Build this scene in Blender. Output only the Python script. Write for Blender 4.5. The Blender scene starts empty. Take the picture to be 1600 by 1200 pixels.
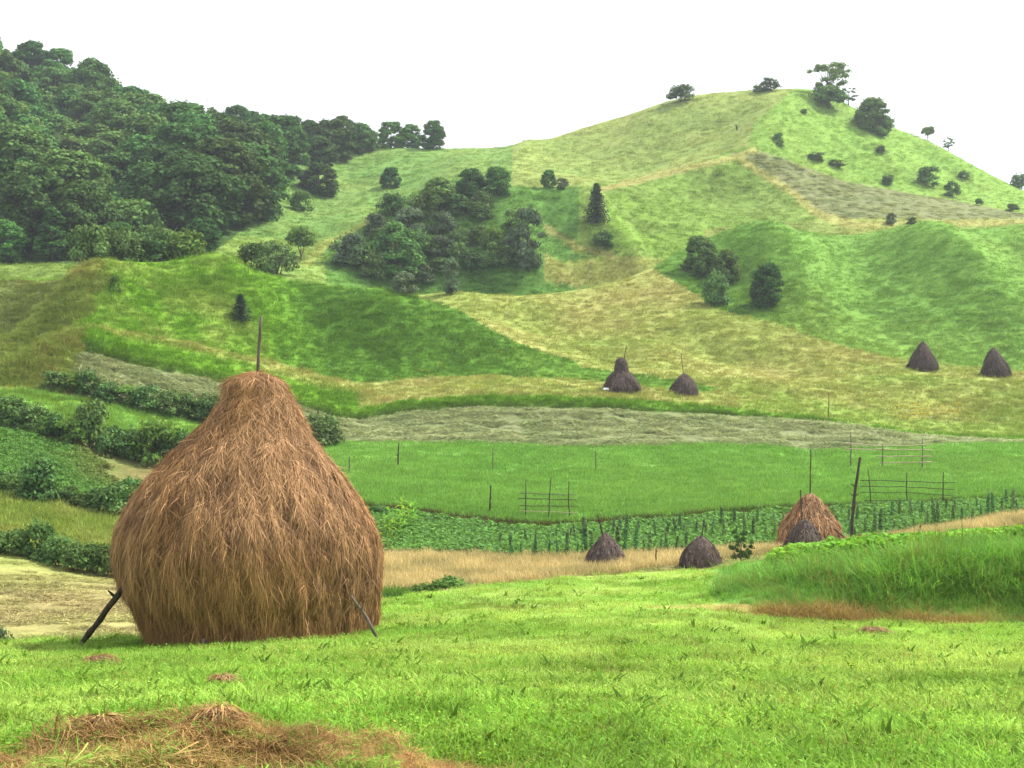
import bpy, math, random
import numpy as np
from mathutils import Vector

rng = np.random.default_rng(7)
random.seed(7)
R = math.radians
F, CU, CV = 2200.0, 800.0, 600.0        # focal length and centre in photo pixels (1600 x 1200)
scene = bpy.context.scene
COL = scene.collection

# ------------------------------------------------------------------ helpers
def pchip(xk, yk, x):
    """monotone cubic through knots; xk (K,), yk (K,) -> values at x (clamped)."""
    xk = np.asarray(xk, float); yk = np.asarray(yk, float)
    x = np.clip(x, xk[0], xk[-1])
    h = np.diff(xk); d = np.diff(yk) / h
    m = np.zeros_like(yk)
    if len(xk) > 2:
        w1 = 2*h[1:] + h[:-1]; w2 = h[1:] + 2*h[:-1]
        ok = d[1:]*d[:-1] > 0
        with np.errstate(divide='ignore', invalid='ignore'):
            mm = (w1 + w2) / (w1/d[:-1] + w2/d[1:])
        m[1:-1] = np.where(ok, mm, 0)
    m[0] = d[0]; m[-1] = d[-1]
    i = np.clip(np.searchsorted(xk, x, side='right') - 1, 0, len(xk) - 2)
    t = (x - xk[i]) / h[i]
    return ((1+2*t)*(1-t)**2*yk[i] + t*(1-t)**2*h[i]*m[i] + t*t*(3-2*t)*yk[i+1] + t*t*(t-1)*h[i]*m[i+1])

_RT = np.random.default_rng(99).random((256, 256)).astype(np.float32)
def vnoise(x, y):
    xi = np.floor(x).astype(int); yi = np.floor(y).astype(int)
    fx = x - xi; fy = y - yi
    fx = fx*fx*(3-2*fx); fy = fy*fy*(3-2*fy)
    a = _RT[xi & 255, yi & 255]; b = _RT[(xi+1) & 255, yi & 255]
    c = _RT[xi & 255, (yi+1) & 255]; d = _RT[(xi+1) & 255, (yi+1) & 255]
    return (a*(1-fx)+b*fx)*(1-fy) + (c*(1-fx)+d*fx)*fy - 0.5
def fbm(x, y, scale, octaves=4, off=0.0):
    s = np.zeros(np.broadcast(x, y).shape); amp = 1.0; f = 1.0/scale
    for k in range(octaves):
        s = s + amp*vnoise(x*f + 17.3*k + off, y*f - 9.1*k + off*1.7)
        amp *= 0.5; f *= 2.03
    return s                               # about -0.8 .. 0.8
def sstep(a, b, x):
    t = np.clip((x-a)/(b-a), 0, 1); return t*t*(3-2*t)
def lin(r, g, b):
    c = np.array([r, g, b], float)/255.0
    return np.where(c <= 0.04045, c/12.92, ((c+0.055)/1.055)**2.4)

# ------------------------------------------------------------------ the lie of the land
# feature lines across the valley, near to far: (bearing u, height, distance); height is either the
# elevation in photo pixels (as sighted) or, in a tuple ('z', metres), metres against eye level
Z = lambda z: ('z', z)
LINES = [
 [(-400, Z(-1.60), 2.0), (2000, Z(-1.60), 2.0)],
 [(-400, Z(-1.72), 5.0), (2000, Z(-1.72), 5.0)],
 # 2 brink of the near bank
 [(-400,1190,8.5),(0,1188,8.5),(130,1142,9),(340,1132,9.5),(560,1167,9.3),(750,1192,9),(900,1206,8.5),(1600,1216,8),(2000,1216,8)],
 [(-400,1120,12),(0,1120,12),(340,1104,12),(900,1108,12),(2000,1110,12)],
 [(-400,1045,20),(0,1045,20),(400,1030,20),(600,1025,20),(800,1021,20),(1000,1017,20),(2000,1015,20)],
 # 5 foot of right-hand bank, 6 its top
 [(-400,1033,22),(0,1033,22),(400,1008,24),(600,990,26),(800,958,30),(1000,948,32),(1130,952,32),(1250,962,31.5),(1600,968,31),(2000,968,31)],
 [(-400,1021,24.5),(0,1021,24.5),(400,994,27),(600,964,31),(800,938,35),(1000,932,37),(1090,930,37),(1130,922,36.5),(1180,908,36),(1300,884,35.5),(1450,870,35),(1600,858,34.5),(2000,846,34)],
 # 7 far brink of the foreground field
 [(-400,1010,27.5),(0,1003,28.5),(200,998,29.5),(400,985,31),(500,962,34),(600,938,38),(800,911,48),(1000,896,54),(1100,889,55),(1150,886,54),(1200,881,52),(1300,866,48),(1450,851,45),(1600,840,43),(2000,824,41)],
 [(-400,Z(-9.2),46),(200,Z(-9.2),47),(400,Z(-9.8),50),(600,Z(-10.6),58),(800,Z(-11.0),66),(1000,Z(-11.3),72),(1200,Z(-11.0),72),(1600,Z(-10.3),68),(2000,Z(-10),68)],
 # 9 near edge of dry strip
 [(-400,Z(-9.4),62),(200,Z(-9.5),62),(400,Z(-10.5),68),(600,925,77),(760,918,80),(900,905,82),(1100,880,84),(1200,868,85),(1340,855,86),(1450,842,87),(1600,822,90),(2000,800,92)],
 # 10 far edge of dry strip / of the pale field at left
 [(-400,850,78),(0,857,79),(100,880,78),(170,893,77),(250,895,78),(400,880,86),(600,868,93),(800,872,93),(1000,866,94),(1150,860,95),(1340,848,97),(1450,830,99),(1600,805,103),(2000,780,106)],
 # 11 near edge of green field
 [(-400,755,97),(0,768,98),(100,783,99),(200,802,100),(300,815,103),(420,805,107),(560,800,110),(640,809,109),(850,829,107),(1000,821,109),(1200,807,112),(1400,797,114),(1600,788,117),(2000,770,120)],
 [(-400,750,98.5),(0,764,99.5),(100,779,100.5),(200,798,101.5),(300,810,104.5),(420,798,108.5),(560,789,111.5),(640,797,110.5),(850,817,108.5),(1000,810,110.5),(1200,797,113.5),(1400,788,115.5),(1600,780,118.5),(2000,763,121.5)],
 # 13 middle of green field / third hedge
 [(-400,655,118),(0,668,120),(100,683,120),(200,712,121),(300,725,123),(400,735,128),(500,738,130),(600,738,130),(800,746,130),(1000,749,130),(1300,748,132),(1600,737,136),(2000,720,140)],
 # 14 far edge of green field / fourth hedge
 [(-400,600,132),(0,602,133),(80,612,134),(160,627,135),(240,642,137),(320,657,139),(400,678,144),(500,688,150),(700,693,150),(900,698,150),(1080,696,151),(1200,699,152),(1260,705,152),(1400,700,154),(1500,692,157),(1600,690,160),(2000,684,165)],
 # 15 foot of the long grass bank
 [(-400,560,141),(0,572,141),(80,572,142),(140,562,146),(240,578,149),(340,599,152),(440,626,156),(500,645,160),(560,656,162),(640,645,164),(800,637,166),(950,640,167),(1100,648,168),(1250,656,168),(1320,661,168),(1450,677,168),(1600,683,168),(2000,680,172)],
 [(-400,545,145),(0,552,145),(80,547,146),(140,533,149),(240,551,152),(340,574,155),(440,602,159),(500,622,163),(560,637,165),(640,627,167),(800,619,169),(950,623,170),(1100,634,171),(1250,650,171),(1320,658,171.5),(1450,674,172),(1600,680,172),(2000,676,176)],
 # 17 foot of the left hill's face / meadow
 [(-400,538,149),(0,540,149),(60,525,151),(140,518,153),(200,520,156),(300,535,160),(400,560,166),(500,585,172),(600,598,178),(700,592,182),(800,590,184),(900,592,185),(1000,588,186),(1100,600,186),(1250,625,183),(1400,650,180),(1600,662,180),(2000,660,184)],
 # 18 crest of left hill
 [(-400,560,153),(0,525,155),(60,490,160),(110,452,165),(180,416,176),(330,411,186),(400,420,190),(480,436,195),(560,451,198),(640,466,200),(720,487,201),(760,512,200),(820,541,200),(900,566,200),(960,574,200),(1020,566,200),(1100,577,200),(1250,592,199),(1400,584,199),(1600,594,198),(2000,600,198)],
 [(-400,Z(3),163),(0,Z(2.6),165),(60,Z(5.4),170),(110,Z(8.3),174),(180,Z(11.5),185),(330,Z(12.5),200),(480,Z(12),212),(560,Z(10),215),(640,Z(8.5),218),(720,Z(10),216),(760,Z(9.3),217),(820,522,219),(900,528,222),(1000,502,228),(1100,481,232),(1200,504,226),(1280,531,220),(1400,556,212),(1600,578,208),(2000,592,205)],
 # 20 top of meadow and of the right knoll, rim above the left bowl
 [(-400,435,205),(0,435,200),(110,435,200),(180,Z(15),212),(330,Z(16),222),(480,437,235),(560,452,238),(640,461,245),(710,456,249),(800,464,246),(900,455,250),(960,441,256),(1020,416,263),(1070,388,271),(1110,370,279),(1180,363,286),(1350,363,294),(1600,350,308),(2000,345,320)],
 [(-400,Z(13),212),(0,Z(13),212),(110,Z(13.5),214),(180,Z(16.5),222),(330,Z(20),238),(400,420,245),(480,425,248),(560,Z(17.5),252),(640,Z(15.0),256),(710,Z(13.6),258),(800,Z(12.8),256),(900,Z(14.6),260),(960,Z(16.8),266),(1020,Z(20.2),275),(1070,Z(24.3),283),(1110,Z(27.3),290),(1180,Z(29.8),297),(1350,Z(30.8),306),(1600,Z(34),320),(2000,Z(36),330)],
 [(-400,Z(18),225),(0,Z(18),225),(180,Z(20),232),(330,392,250),(400,400,258),(480,405,262),(560,410,265),(600,405,268),(720,385,272),(800,378,272),(880,388,274),(950,402,277),(1020,402,282),(1070,Z(26),290),(1110,Z(28),297),(1180,Z(30.5),304),(1350,358,312),(1600,Z(36),332),(2000,Z(38),345)],
 # 23 crest of the bushy mound
 [(-400,Z(22),240),(0,Z(22),240),(180,Z(24),242),(330,370,262),(400,372,272),(480,375,275),(520,368,280),(560,350,286),(600,322,292),(660,298,296),(720,290,298),(790,290,298),(830,292,298),(900,292,298),(940,302,297),(960,330,296),(1000,360,296),(1070,367,300),(1110,358,308),(1180,355,314),(1350,340,322),(1600,342,342),(2000,345,355)],
 [(-400,Z(30),262),(0,Z(30),262),(180,Z(32),262),(330,345,280),(400,345,290),(480,352,292),(520,347,296),(560,341,300),(600,Z(36.5),306),(660,Z(38.5),310),(720,Z(39.5),312),(790,Z(40),312),(830,Z(40.5),312),(900,Z(41),312),(940,Z(40.5),311),(960,318,308),(1000,325,312),(1070,335,318),(1110,330,322),(1180,325,328),(1350,318,336),(1450,325,342),(1600,328,357),(2000,335,368)],
 [(-400,Z(62),325),(0,Z(56),325),(180,Z(50),325),(330,270,330),(400,290,335),(440,300,335),(480,300,338),(560,300,340),(640,290,342),(720,280,342),(800,272,342),(850,275,340),(900,280,340),(960,288,338),(1000,285,342),(1070,265,348),(1110,255,352),(1180,240,358),(1250,252,360),(1350,280,364),(1450,300,367),(1600,322,374),(2000,350,382)],
 [(-400,Z(88),375),(0,Z(76),375),(180,Z(66),375),(330,222,375),(400,235,375),(440,245,372),(480,250,372),(560,258,376),(640,252,380),(720,248,380),(800,248,382),(850,242,382),(900,235,382),(960,225,382),(1000,215,385),(1070,198,388),(1110,190,390),(1180,182,392),(1250,178,394),(1300,195,394),(1350,222,394),(1450,255,396),(1600,308,400),(2000,350,404)],
 # 27 skyline
 [(-400,30,425),(0,112,425),(100,140,425),(200,185,422),(300,212,415),(400,222,412),(480,232,410),(560,236,408),(620,231,408),(690,233,410),(760,237,412),(810,235,415),(850,225,418),(900,206,420),(960,186,422),(1040,162,424),(1100,150,425),(1180,143,426),(1262,140,426),(1300,153,426),(1340,174,426),(1400,202,426),(1450,222,426),(1500,248,426),(1560,280,426),(1600,300,426),(1700,350,426),(2000,420,426)],
]
UT = np.arange(-2000, 3601, 4.0)                    # bearings of the table
LD = np.linspace(math.log(1.2), math.log(900), 1150)
DT = np.exp(LD)
lv, ld = [], []
for L in LINES:
    us = [k[0] for k in L]; ds = [k[2] for k in L]
    zs = [(k[1][1] if isinstance(k[1], tuple) else k[2]*(CV-k[1])/F) for k in L]
    # interpolate height as elevation (photo pixels) so that sighted edges stay where they are
    vs = [CV - F*z/d for z, d in zip(zs, ds)]
    v = pchip(us, vs, UT); d = pchip(us, ds, UT)
    lv.append(v); ld.append(d)
lv = np.array(lv); ld = np.array(ld)
for k in range(1, len(ld)):
    ld[k] = np.maximum(ld[k], ld[k-1] + 0.8)
lz = ld*(CV-lv)/F
lz = np.vstack([lz[:1]*0-1.6, lz, lz[-1:]-9, lz[-1:]-70])
ldx = np.vstack([ld[:1]*0+1.0, ld, ld[-1:]+45, ld[-1:]*0+950])
# smooth the knots a little along the bearing
def gsm(a, sig, axis):
    r = int(3*sig)+1; k = np.exp(-0.5*(np.arange(-r, r+1)/sig)**2); k /= k.sum()
    p = [(0, 0)]*a.ndim; p[axis] = (r, r)
    b = np.pad(a, p, mode='edge')
    return np.apply_along_axis(lambda q: np.convolve(q, k, mode='valid'), axis, b)
ZT = np.empty((len(UT), len(DT)))
for i in range(len(UT)):
    ZT[i] = pchip(ldx[:, i], lz[:, i], DT)
ZT = gsm(ZT, 2.2, 0)
XT = DT[None, :]*(UT[:, None]-CU)/F
YT = np.broadcast_to(DT[None, :], XT.shape)
amp = np.clip((YT-60)/140, 0, 1)
ZT += amp*(0.75*fbm(XT, YT, 28, 2, 3.0) + 0.07*fbm(XT, YT, 5, 3, 8.0)) + 0.10*fbm(XT, YT, 2.6, 3, 1.0)*np.clip(YT/12, 0, 1)
def line_d(k, u):
    return np.interp(u, UT, ld[k])
# gullies in the wood
for (ua, da, ub, db, dep, wid) in [(40, 400, 120, 300, 9, 9), (120, 300, 215, 245, 8, 8), (250, 400, 300, 330, 5, 8)]:
    ax, ay, bx, by = da*(ua-CU)/F, da, db*(ub-CU)/F, db
    t = np.clip(((XT-ax)*(bx-ax)+(YT-ay)*(by-ay))/((bx-ax)**2+(by-ay)**2), 0, 1)
    q = np.hypot(XT-(ax+t*(bx-ax)), YT-(ay+t*(by-ay)))
    ZT -= dep*np.exp(-(q/wid)**2)
# spurs and hollows across the slopes: (bearing, distance) to (bearing, distance), height, half width
for (ua, da, ub, db, dep, wid) in [(1190, 282, 1285, 226, 2.6, 9), (1330, 288, 1345, 225, -2.2, 10), (1430, 286, 1600, 226, 3.2, 9), (1560, 300, 1680, 240, -2.6, 11), (1110, 268, 1130, 236, -1.2, 7),
        (1235, 408, 1178, 356, 2.6, 9), (1178, 358, 945, 312, 2.0, 7), (1150, 395, 880, 352, -2.6, 13), (990, 415, 870, 372, -2.0, 10), (1040, 330, 1190, 335, -1.2, 9), (830, 412, 805, 355, 1.6, 6), (1330, 410, 1420, 372, 1.2, 10), (1420, 415, 1530, 385, -1.5, 10),
        (330, 186, 420, 172, 1.3, 6), (470, 193, 520, 178, -1.2, 6), (600, 198, 640, 184, 1.0, 6), (180, 174, 60, 150, 1.6, 5), (110, 160, 20, 143, -1.4, 4), (140, 153, 0, 136, 1.3, 3.5), (60, 140, -40, 133, -.8, 3.5),
        (560, 385, 470, 300, -1.5, 9), (700, 385, 560, 320, -1.2, 12), (760, 398, 700, 340, 1.0, 10), (940, 297, 1030, 268, 1.6, 5), (850, 292, 900, 262, -1.4, 6), (1000, 222, 1230, 205, -0.9, 6), (1100, 190, 1330, 186, 0.8, 6)]:
    ax, ay, bx, by = da*(ua-CU)/F, da, db*(ub-CU)/F, db
    t = np.clip(((XT-ax)*(bx-ax)+(YT-ay)*(by-ay))/((bx-ax)**2+(by-ay)**2), 0, 1)
    q = np.hypot(XT-(ax+t*(bx-ax)), YT-(ay+t*(by-ay)))
    ZT += 1.75*dep*np.exp(-(q/(.85*wid))**2)*np.sin(np.pi*np.clip(t*.84+.08, 0, 1))
# a lynchet step along the upper terrace
su = np.array([940, 965, 1000, 1070, 1100]); sdp = np.array([296, 298, 299, 303, 308]); sh_ = np.interp(UT, [930, 965, 1080, 1115], [0, 1, 1, 0])[:, None]
q = YT-np.interp(UT, su, sdp)[:, None]
ZT += 1.1*sh_*sstep(-.6, .6, q)*np.exp(-np.maximum(q, 0)/9)
# mounds of matted grass on the near brink
nbm = sstep(13, 9.5, YT)*sstep(6, 7.5, YT)*sstep(1.0, -0.6, XT)
ZT += nbm*0.46*np.clip(fbm(XT*1.0, YT*1.2, 1.1, 3, 14.)+.05, 0, 1)
# raked hay lies in low ridges on the mown strip
dd = YT
in_hay = sstep(0, 2, dd-np.interp(UT, UT, ld[14])[:, None])*sstep(0, 2, np.interp(UT, UT, ld[15])[:, None]-dd)*sstep(100, 200, UT)[:, None]
ZT += in_hay*(0.55*np.abs(fbm(XT*0.6, YT*1.2, 2.2, 3, 4.0))+0.16*fbm(XT, YT, 0.8, 2, 2.0))
# tracks worn along the steep hillsides
steps = sstep(255, 300, YT)*(0.06*np.sin(ZT*2.1+3*fbm(XT, YT, 14, 3, 6.0)))
ZT += steps

def _tab(T, u, d):
    fi = np.clip((u-UT[0])/4.0, 0, len(UT)-1.001); fj = np.clip((np.log(d)-LD[0])/(LD[1]-LD[0]), 0, len(DT)-1.001)
    i = fi.astype(int); j = fj.astype(int); a = fi-i; b = fj-j
    return (T[i, j]*(1-a)+T[i+1, j]*a)*(1-b)+(T[i, j+1]*(1-a)+T[i+1, j+1]*a)*b
def ground(x, y):
    x = np.asarray(x, float); y = np.maximum(np.asarray(y, float), 1.2)
    return _tab(ZT, CU+F*x/y, y)
VT = CV - F*ZT/YT
VMIN = np.minimum.accumulate(np.where(YT > 3, VT, 9e9), axis=1)
def hit(u, v):
    """where the sight line (u, v) first meets the ground"""
    i = int(round((u-UT[0])/4.0))
    j = int(np.argmax(VMIN[i] <= v))
    if VMIN[i, j] > v: j = int(np.argmin(VT[i]))
    d = DT[j]
    x = d*(u-CU)/F
    return np.array([x, d, float(ground(x, d))])

# ------------------------------------------------------------------ what grows where
def inpoly(u, v, P):
    P = np.asarray(P, float); r = np.zeros(np.shape(u), bool); n = len(P); j = n-1
    for i in range(n):
        xi, yi = P[i]; xj, yj = P[j]
        c = ((yi > v) != (yj > v)) & (u < (xj-xi)*(v-yi)/((yj-yi) if yj != yi else 1e-9)+xi)
        r ^= c; j = i
    return r
K_ALB = 0.52
C = {k: lin(*c)*K_ALB for k, c in dict(
    field=(157,214,82), field_y=(188,222,108), brown=(188,152,98), bankgreen=(132,190,86), crop=(136,204,76), bankfoot=(186,154,98),
    pale=(186,174,118), dry=(232,212,150), strip=(98,146,66), beans=(120,172,92), meadow=(156,184,84), meadow2=(128,168,62),
    soil=(150,124,84), potato=(120,170,84), green=(140,202,90), green2=(158,212,102), hay=(186,194,140), hay2=(154,170,114),
    bright=(122,174,46), bankdark=(92,122,48), pink=(194,188,116), pink2=(178,188,104), face=(106,154,52), spur=(140,162,74), red=(172,144,86),
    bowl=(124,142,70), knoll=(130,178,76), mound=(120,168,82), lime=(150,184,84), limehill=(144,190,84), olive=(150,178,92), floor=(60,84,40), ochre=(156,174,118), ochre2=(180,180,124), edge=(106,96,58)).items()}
ZONE = dict(field=0, near=1, bank=2, crop=3, pale=4, dry=5, beans=6, green=7, hay=8, grass=9, floor=10, soil=11)
def mixc(a, b, t):
    t = np.clip(t, 0, 1)[:, None]; return a*(1-t)+b*t
FOREST = [(-900,232),(-300,232),(0,230),(150,230),(250,236),(330,244),(370,268),(400,296),(425,325),(450,352),(480,372),(520,386),(560,396),(590,402)]
def forest_edge(u):
    return np.interp(u, [p[0] for p in FOREST], [p[1] for p in FOREST])
def zones(x, y):
    """albedo (N,3) and zone id (N,) of the ground at world points"""
    x = np.asarray(x, float).ravel(); y = np.maximum(np.asarray(y, float).ravel(), 1.3)
    z = ground(x, y)
    fq = np.clip(1-(y-130)/220, .42, 1); n1 = fbm(x, y, 13, 4, 2.0); n2 = fbm(x, y, 2.5, 3, 5.0)*fq; n3 = fbm(x, y, 35, 3, 7.0); n4 = fbm(x, y, 0.9, 2, 11.0)
    cal = np.clip(1.1-(y-60)/220, .5, 1); n1 = n1*cal; n2 = n2*cal
    u0 = CU+F*x/y; v0 = CV-F*z/y
    u = u0+(n2*10+n1*8)*np.clip(y/120, 0.3, 1)
    d = y*(1+0.006*n2+0.006*n1)
    v = v0+n2*3
    l = [line_d(k, u) for k in range(len(LINES))]
    N = len(x); c = np.zeros((N, 3)); zid = np.full(N, ZONE['grass'])
    P = lambda s: np.clip(s+0.5, 0, 1)
    def put(m, ca, cb, t, zn):
        c[m] = mixc(C[ca], C[cb], t[m]); zid[m] = ZONE[zn]
    patch = P(n1*1.3); fine = P(n2*1.4); big = P(n3*1.6)
    m = d < l[7]; put(m, 'field', 'field_y', P(0.3*n1+0.9*n2+0.5*n4+0.1), 'field')
    nb = (d < l[2]+0.5+1.9*n2+0.9*n4-.7*np.clip((x-.0)/1.2, 0, 1)) & (x < 0.9+2*n2); put(nb, 'brown', 'meadow', P(n2*1.6+n4-0.42), 'near')
    right = m & (u > 1120)
    b = right & (d > l[5]-0.6) & ((d < l[6]+1.8+1.6*n2) | (u <= 1235+70*n1))
    put(b, 'bankgreen', 'bankfoot', np.clip((l[5]+0.45+3.4*n2+1.6*n1+1.6*n4+2.2*np.clip((u-1390)/120, 0, 1)*(.85+.8*n1)+.6*np.clip((1320-u)/120, 0, 1)-d)/1.2, 0, 1)*0.9*np.clip(.55+2.4*n1+1.8*n2+1.0*np.clip((u-1380)/90, 0, 1), 0, 1), 'bank')
    put(right & (d >= l[6]+1.8+1.6*n2) & (u > 1235+70*n1), 'crop', 'field', fine, 'crop')
    f = m & (np.abs(d-(l[5]+0.3)) < 0.8+1.5*n2) & (u > 1010) & (u <= 1180); put(f, 'brown', 'field_y', fine*0.8, 'near')
    m = (d >= l[7]) & (d < l[10]); put(m, 'pale', 'meadow', P(n1*1.2-0.30), 'pale')
    m2 = m & (u > 540) & (d > l[9]); put(m2, 'dry', 'pale', P(n2*1.3-0.1), 'dry')
    m2 = m & (u > 540) & (d > l[9]-9) & (d <= l[9]) & (u < 800); put(m2, 'strip', 'meadow2', fine, 'grass')
    m = (d >= l[10]) & (d < l[11]); put(m, 'beans', 'potato', fine, 'beans')
    m2 = m & (u < 470); put(m2, 'meadow', 'pink2', P(n2*0.9-0.1), 'grass')
    m = (d >= l[11]) & (d < l[14]); put(m, 'green', 'green2', P(n1*0.9+n2*0.4), 'green')
    m2 = m & (d < l[12]+0.2) & (u > 500); put(m2, 'edge', 'bankdark', P(n2*1.5+(0.25-0.001*np.abs(u-760))*-1), 'grass')
    m2 = m & (u < 430) & (d < l[13]); put(m2, 'potato', 'soil', P(n1*1.6+0.08+0.004*(u-140)), 'soil')
    m2 = m & (u < 430) & (d >= l[13]); put(m2, 'meadow2', 'green2', fine, 'grass')
    m = (d >= l[14]) & (d < l[15]); put(m, 'hay', 'hay2', P(n2*1.2+n4*0.8+0.03), 'hay')
    m2 = m & (u < 118); put(m2, 'spur', 'red', P(n2*1.4+n1-0.42), 'grass')
    m = (d >= l[15]) & (d < l[16]); put(m, 'bright', 'bankdark', np.clip(1.1-(d-l[15])/1.7+0.6*n2, 0, 1), 'grass')
    m2 = m & (u < 128); put(m2, 'spur', 'red', P(n2*1.2+n1-0.42), 'grass')
    m = (d >= l[16]) & (d < l[17]); put(m, 'pink', 'meadow', P(n2*1.2+n1*0.8-0.05+0.002*(u-1100)*(u > 1100)), 'grass')
    m2 = m & (u < 560); t = np.clip((d-l[16])/(l[17]-l[16]+0.1), 0, 1); put(m2, 'bright', 'pink', np.clip(t*1.2-0.35+n2*0.6, 0, 0.8), 'grass')
    m2 = m & (u < 134); put(m2, 'spur', 'bowl', P(n2*1.2-0.1), 'grass')
    m = (d >= l[17]) & (d < l[18]); put(m, 'bright', 'face', np.clip((u-380)/130+n1*0.9, 0, 1), 'grass')
    m2 = m & (u < 430); put(m2, 'bright', 'pink2', P(n2+n1-0.50), 'grass')
    m2 = m & (u+60*n2+50*n1+.5*(v-470) < 150); put(m2, 'spur', 'red', P(n2*1.2+n1-0.45), 'grass')
    m2 = m & (u > 905); put(m2, 'pink', 'meadow', P(n1*1.2+n2*0.6+0.06+0.0006*(u-1050)), 'grass')
    m2 = (d > l[16]) & (d < l[19]) & inpoly(u, v, [(800,535),(900,573),(1000,586),(1125,606),(1110,614),(1000,604),(900,592),(800,590)]); put(m2, 'face', 'meadow2', fine*.5, 'grass')
    m = (d >= l[18]) & (d < l[20]); put(m, 'pink', 'meadow', P(n1*1.1+n2*0.5+0.05), 'grass')
    m2 = m & (u < 150); put(m2, 'bowl', 'red', P(n1*1.6+n2-0.40), 'grass')
    m2 = m2 & (d > l[20]-4); put(m2, 'lime', 'bright', fine, 'grass')
    m2 = m & (u >= 150) & (u < 640); put(m2, 'lime', 'meadow2', fine, 'grass')
    fl = (d >= l[20]-1) & (d < l[22]+3) & (u > 715) & (u < 905+(n2*40)) & (v > 424+6*n2); put(fl, 'mound', 'face', fine, 'grass')
    kn = m & (u > 1012+(v-415)*1.6) & (d > l[19]); put(kn, 'knoll', 'meadow', P(n3*1.0+n2*0.4-0.25), 'grass'); c[kn] = mixc(c[kn], C['face'], (np.clip((1270-u)/140, 0, .75)+.25*np.clip(n1*2, 0, 1))[kn])
    m = (d >= l[20]) & (d < l[23]); put(m, 'lime', 'olive', P(n1+n2*0.6), 'grass')
    m2 = m & (u > 510) & (u < 905); put(m2, 'mound', 'face', fine*0.6, 'grass')
    m2 = m & (u > 830) & (u < 1060) & (d < l[22]) & inpoly(u, v, [(850,350),(900,390),(960,400),(1060,405),(1000,425),(960,445),(900,448),(850,440)]); put(m2, 'pink', 'meadow', P(n1+n2), 'grass')
    m2 = m & (u > 950) & (u < 1100) & (d >= l[22]); put(m2, 'lime', 'meadow2', fine, 'grass')
    m2 = m & (u >= 1100); put(m2, 'pink2', 'olive', P(n1*1.2), 'grass')
    m2 = m & (u < 640) & inpoly(u, v, [(520,360),(600,330),(600,345),(530,372),(480,420),(470,410)]); put(m2, 'pink2', 'lime', fine*0.6, 'grass')
    m = d >= l[23]; put(m, 'mound', 'olive', P(n1*1.2+n2*0.5), 'grass')
    m2 = m & (u > 800); put(m2, 'olive', 'pink2', P(n1*1.1+n2*0.7-0.15), 'grass')
    m2 = m & (u > 930) & (d < l[25]) & (u < 1340); put(m2, 'meadow2', 'olive', P(n1*1.2+n2*0.5), 'grass')
    ed = np.interp(v, [140, 190, 235, 260, 300, 345, 380], [1240, 1180, 1168, 1225, 1400, 1600, 1800])
    m2 = m & (u > ed); put(m2, 'limehill', 'lime', P(n1*1.3+n2*0.5), 'grass')
    m2 = m & inpoly(u, v, [(1140,240),(1182,233),(1320,284),(1500,315),(1640,342),(1590,352),(1330,352),(1280,335),(1235,298)])
    put(m2, 'ochre', 'ochre2', P(n2*1.3+0.6*n1-0.1), 'hay')
    for (pl, w) in [([(930,298),(1000,282),(1080,262),(1150,245),(1182,234)], 5), ([(1150,246),(1235,298),(1280,335),(1335,352)], 7), ([(1335,352),(1600,347)], 5), ([(850,352),(900,385),(960,402)], 6)]:
        pu = np.array([p[0] for p in pl]); pv = np.array([p[1] for p in pl])
        q = np.abs(v-np.interp(u, pu, pv))
        m2 = (d > l[22]-5) & (u > pu[0]) & (u < pu[-1]) & (q < w+5*n2); put(m2, 'pink', 'olive', fine*0.6, 'grass')
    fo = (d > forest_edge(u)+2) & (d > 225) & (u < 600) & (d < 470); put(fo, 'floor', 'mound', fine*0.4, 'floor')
    c *= (1+0.14*n2+0.10*n4)[:, None]
    return np.clip(c, 0.004, 0.8), zid

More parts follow.
